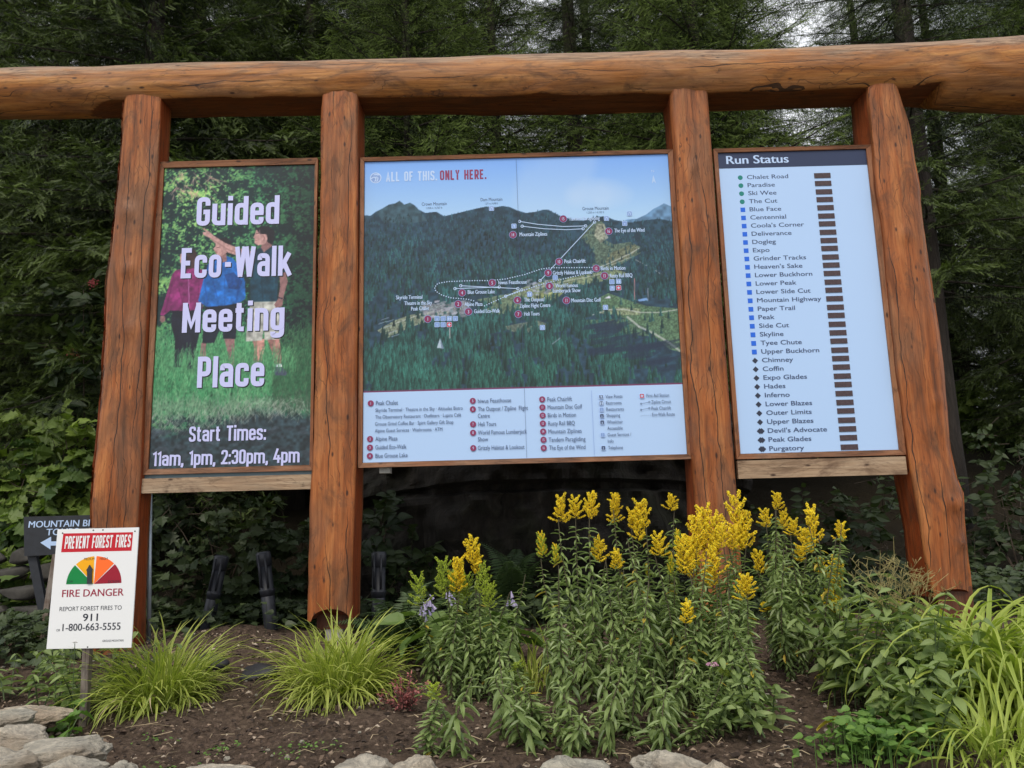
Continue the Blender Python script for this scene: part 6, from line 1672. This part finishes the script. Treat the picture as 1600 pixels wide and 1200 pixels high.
ground_leaves('undergrowth', 'low dark leafy undergrowth in shade under the guided walk poster', 'undergrowth', -1.9, 6.0, 1.0, .30, 1300, .075, 'maple', 'shade_leaf', 41, h=.14, kindtag='stuff')
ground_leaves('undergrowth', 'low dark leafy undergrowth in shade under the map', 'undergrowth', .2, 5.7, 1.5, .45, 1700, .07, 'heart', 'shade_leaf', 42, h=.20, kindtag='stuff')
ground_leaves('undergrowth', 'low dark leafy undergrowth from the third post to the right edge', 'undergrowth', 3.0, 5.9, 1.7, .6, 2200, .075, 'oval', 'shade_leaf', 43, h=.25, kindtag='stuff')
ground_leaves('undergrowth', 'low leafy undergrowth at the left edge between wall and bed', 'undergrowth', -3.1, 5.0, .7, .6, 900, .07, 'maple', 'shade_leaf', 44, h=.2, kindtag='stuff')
# hosta with lilac bells
ht = P(735, 1010, 4.35); t = thing('hosta', 'hosta with broad light green leaves and lilac bell flowers behind the left goldenrod', 'hosta', (ht[0], 4.35, float(terrain(ht[0], 4.35))))
HL = leaf_mesh('heart', MAT['hosta'], wid=.8); rg = np.random.default_rng(8)
for k in range(46):
    an = rg.uniform(0, 6.28); r = rg.uniform(.02, .34); z = rg.uniform(.10, .30)
    x, y = r * math.cos(an) * 1.15, r * math.sin(an) * .7
    link('leaf', HL, t, (x, y, z), (rg.normal() * .3, rg.uniform(-.15, .7), an + rg.normal() * .4), rg.uniform(.14, .22))
    link('leaf_stalk', Acc().add(*tube([(x * .3, y * .3, 0), (x * .8, y * .8, z * .7), (x, y, z)], .003, 4, cap=False)).mesh('leaf_stalk', MAT['stem_green']), t)
def bell(parent, org, pw, seed):
    rr = np.random.default_rng(seed); a = Acc()
    for k in range(7):
        d = np.array([rr.normal() * .8, rr.normal() * .4, -1.0 - rr.random()]); d /= np.linalg.norm(d); c = pw + rr.normal(size=3) * np.array([.012, .01, .018])
        a.add(*tube([c, c + d * .014, c + d * .032], [.0025, .005, .009], 6, cap=False), tint=rr.random())
    return part('flower', a, MAT['lilac'], parent, smooth=True)
for i, (px, py) in enumerate(((672, 940), (803, 935), (706, 932), (602 + 60, 952))):
    pw = P(px, py, 4.3); bell(t, None, pw, i)
    part('flower_stalk', Acc().add(*tube([np.array([ht[0] + (pw[0] - ht[0]) * .4, 4.33, 1.0]), pw + [0, 0, .02]], .0025, 4, cap=False)), MAT['stem_green'], t)
# fern
def fern_frond(seed, L=.5):
    rng = np.random.default_rng(seed); a = Acc(); n = 26
    tq = np.linspace(0, 1, 12); path = np.stack([L * tq, 0 * tq, .35 * L * np.sin(tq * 2.6)], -1); a.add(*tube(path, np.linspace(.003, .001, 12), 4, cap=False))
    Ls, D, S = [], [], []
    for k in range(n):
        u = .12 + .88 * k / n; p_ = [np.interp(u, tq, path[:, j]) for j in range(3)]
        for sg in (1, -1): Ls.append(p_); D.append((.35, sg, -.15 + rng.normal() * .08)); S.append(.17 * L / .5 * math.sin(min(1, u * 1.3 + .15) * math.pi * .75) * (1.08 - u))
    TV, TF, TT = LT['lance']; Vv, Ff, Tt = inst(TV, TF, frames(np.array(D, float), np.array([0, 0, 1.0]), None, np.array(S)), np.array(Ls), TT, np.full(len(S), .35))
    return a.add(Vv, Ff, Tt).mesh('frond', MAT['fern'], smooth=False)
FN = [fern_frond(k) for k in range(3)]
ft = P(640, 1010, 4.7); t = thing('fern', 'dark green fern between the second post and the goldenrod', 'fern', (ft[0] - .02, 4.65, float(terrain(ft[0], 4.65)))); rg = np.random.default_rng(4)
for k in range(14): link('frond', FN[k % 3], t, (0, 0, .02), (rg.normal() * .2, rg.uniform(-.75, -.2), k * 2.4 + rg.normal() * .2), rg.uniform(.75, 1.05))
ft = P(800, 905, 5.6); t = thing('fern', 'dim fern in deep shade at the foot of the rock face', 'fern', (ft[0], 5.6, .95)); rg = np.random.default_rng(5)
for k in range(12): link('frond', FN[k % 3], t, (0, 0, .12), (rg.normal() * .2, rg.uniform(-.95, -.4), k * 2.4 + rg.normal() * .2), rg.uniform(.8, 1.15))

# barberry
q_ = P(632, 1118, 3.72); q0 = (q_[0], 3.72, float(terrain(q_[0], 3.72)))
t = thing('barberry_shrub', 'small reddish purple shrub alone on the bare soil', 'shrub', q0); rg = np.random.default_rng(6); L, D, S, J = [], [], [], []; sa = Acc()
for k in range(40):
    d = rg.normal(size=3) * np.array([.5, .5, .35]) + np.array([0, 0, .75]); d /= np.linalg.norm(d); ln = rg.uniform(.08, .165)
    sa.add(*tube([np.array(q0), np.array(q0) + d * ln * .5, np.array(q0) + d * ln], [.002, .0015, .001], 4, cap=False))
    for u in np.linspace(.25, 1.05, 15):
        L.append(np.array(q0) + d * ln * u); D.append(rg.normal(size=3) + d * .8); S.append(rg.uniform(.010, .020)); J.append(u * .45 + rg.normal() * .15 + d[2] * .15)
part('stems', sa, MAT['stem_brown'], t)
TV, TF, TT = LT['oval']; Vv, Ff, Tt = inst(TV, TF, frames(np.array(D), np.array([0, 0, 1.0]) + rg.normal(size=(len(L), 3)) * .5, None, np.array(S)), np.array(L), TT, np.array(J))
part('foliage', Acc().add(Vv, Ff, np.clip(Tt, 0, 1)), MAT['barberry'], t, smooth=False, kind='stuff')

# wispy seed stalks
q_ = P(1400, 1060, 3.6); q0 = np.array([q_[0], 3.6, float(terrain(q_[0], 3.6))]); t = thing('seed_stalk_plant', 'dry wispy branching seed stalks rising above the broad-leaved weeds', 'wild plant', tuple(q0)); rg = np.random.default_rng(12)
for (px, py, w) in ((1355, 895, 1), (1375, 875, 1.2), (1398, 880, 1), (1415, 878, 1.2), (1440, 885, 1.2), (1452, 905, 1), (1430, 905, 1), (1385, 910, 1), (1470, 925, .8)):
    a = Acc(); tp = P(px, py, 3.6 + rg.normal() * .06); b = q0 + rg.normal(size=3) * np.array([.05, .05, 0]); m_ = (b + tp) / 2 + np.array([(q0[0] - tp[0]) * .35, 0, .05])
    tq = np.linspace(0, 1, 12)[:, None]; path = b * (1 - tq) ** 2 + 2 * m_ * tq * (1 - tq) + tp * tq ** 2
    a.add(*tube(path, np.linspace(.0028, .001, 12), 4, cap=False))
    for k in range(8):
        u = rg.uniform(.6, .97); p_ = np.array([np.interp(u, tq[:, 0], path[:, j]) for j in range(3)])
        e = p_ + np.array([rg.normal() * .06, rg.normal() * .04, rg.uniform(.03, .09)]); a.add(*tube([p_, (p_ + e) / 2 + [0, 0, -.008], e], [.0013, .001, .0008], 3, cap=False))
        for _ in range(6):
            v_ = rg.uniform(.2, 1); c_ = p_ + (e - p_) * v_; e2 = c_ + np.array([rg.normal() * .022, rg.normal() * .015, rg.uniform(.008, .03)]); a.add(*tube([c_, e2], [.0011, .0009], 3, cap=False))
    part('seed_stalk', a, MAT['seed'], t, smooth=False)
p0, p1 = P(1402, 990, 3.7), P(1396, 838, 3.7); part('seed_stalk', Acc().add(*tube([p0 - [0, 0, .35], p0, p1], [.003, .002, .001], 4, cap=False)), MAT['seed'], t)
for (px, py, Y, mt, lab, nm) in ((1113, 1040, 3.3, 'pink', 'small pink flower cluster low in front of the big goldenrod stand', 'pink_flower'), (117, 1005, 3.68, 'whitefl', 'tiny white flower in front of the bottom of the fire danger sign', 'white_flower')):
    c0 = P(px, py, Y); rr = np.random.default_rng(px); g0 = float(terrain(c0[0], Y)); t = thing(nm, lab, 'flower', (c0[0], Y, g0))
    part('stem', Acc().add(*tube([(c0[0], Y, g0 - .01), (c0[0] + .005, Y, (g0 + c0[2]) / 2), c0], .0018, 4, cap=False)), MAT['stem_green'], t)
    n = 60 if nm[0] == 'p' else 18; Dv = rr.normal(size=(n, 3)); Dv[:, 2] = abs(Dv[:, 2]); Dv /= np.linalg.norm(Dv, axis=1)[:, None]
    Vv, Ff, Tt = inst(FLV, FLF, frames(Dv, np.array([0, 0, 1.0]) + .3 * rr.normal(size=(n, 3)), None, rr.uniform(.004, .007, n)), c0 + Dv * np.array([.02, .02, .008]) * (1 if nm[0] == 'p' else .35), np.zeros(4))
    part('flower_head', Acc().add(Vv, Ff), MAT[mt], t, smooth=False)

# ---- litter on the soil
rg = np.random.default_rng(99)
def soil_pos(n, y0=3.0, y1=5.0):
    x = rg.uniform(-3.2, 3.2, n); y = bed_front(x) + (rg.random(n) ** 1.3) * (y1 - 3.0) + .05
    return x, y
n = 15000; x, y = soil_pos(n, y1=5.3); an = rg.uniform(0, 6.28, n)
D = np.stack([np.cos(an), np.sin(an), rg.normal(size=n) * .25], -1)
BV = np.array([(-.5, -.5, 0), (.5, -.35, 0), (.5, .4, 0), (-.5, .5, 0), (0, 0, .35)]); BF = np.array([(0, 1, 4), (1, 2, 4), (2, 3, 4), (3, 0, 4)])
S = .006 + .026 * rg.random(n) ** 2.2; Mx = frames(D, np.array([0, 0, 1.0]) + rg.normal(size=(n, 3)) * .5, None, S); Mx[:, :, 1] *= rg.uniform(.25, .7, n)[:, None]
m, nt, bs, out = new_mat('bark_chip'); at = nt.nodes.new('ShaderNodeAttribute'); at.attribute_name = 'tint'
nt.links.new(ramp(nt, at.outputs['Fac'], [(0, (.022, .014, .010)), (.6, (.085, .055, .038)), (.88, (.26, .19, .135)), (1, (.45, .38, .30))]), bs.inputs['Base Color']); bs.inputs['Roughness'].default_value = .95; MAT['chip'] = m
Vv, Ff, Tt = inst(BV, BF, Mx, np.stack([x, y, terrain(x, y) + .012], -1), np.zeros(5), rg.random(n) ** 1.5)
solo('bark_chips', Acc().add(Vv, Ff, Tt), MAT['chip'], 'brown bark chips scattered over the bare soil', 'bark chips', smooth=False, kind='stuff', origin=(0, 3.8, .8))
n = 260; x, y = soil_pos(n); a = Acc(); mats_ = []
for i in range(n):
    r = rg.uniform(.003, .011) * (1.4 if rg.random() < .08 else 1); c = np.array([x[i], y[i], float(terrain(x[i], y[i])) + r * .5 + .006])
    Vv, Ff = tube([c - [r, 0, 0], c - [r * .6, 0, 0], c + [r * .5, 0, .0005], c + [r, 0, 0]], [r * .25, r * .75, r * .7, r * .2], 6)
    a.add(Vv, Ff)
solo('pebbles', a, MAT['granite'], 'small pale pebbles scattered over the bare soil', 'pebbles', smooth=True, kind='stuff', origin=(0, 3.4, .8))
n = 420; x, y = soil_pos(n); a = Acc()
for i in range(n):
    L_ = rg.uniform(.02, .09) * (2 if rg.random() < .06 else 1); q_ = rg.uniform(0, 6.28); d = np.array([math.cos(q_), math.sin(q_), 0]); c = np.array([x[i], y[i], float(terrain(x[i], y[i])) + .022])
    a.add(*tube([c - d * L_ / 2, c + np.array([0, 0, .006]) + rg.normal(size=3) * .004, c + d * L_ / 2], rg.uniform(.0008, .002), 3))
solo('dry_straws', a, MAT['straw'], 'dry straws and twigs lying on the bare soil', 'dry straws', smooth=False, kind='stuff', origin=(0, 3.4, .8))
# black lumps of edging cloth and rubber behind the tufts
for (px, py, Y, r, lab) in ((330, 1062, 4.5, .10, 'low black rubber lump between the two grass tufts, nearer the first'), (400, 1080, 4.3, .09, 'low black rubber lump against the left side of the second grass tuft')):
    p_ = P(px, py, Y); o = link('rubber_lump', rock_mesh('rubber_lump', px, (r * 1.3, r, r * .55), MAT['black_hose'], cuts=5, sub=3, rough=.05), loc=(p_[0], Y, float(terrain(p_[0], Y)) + .02)); tag(o, lab, 'rubber lump')
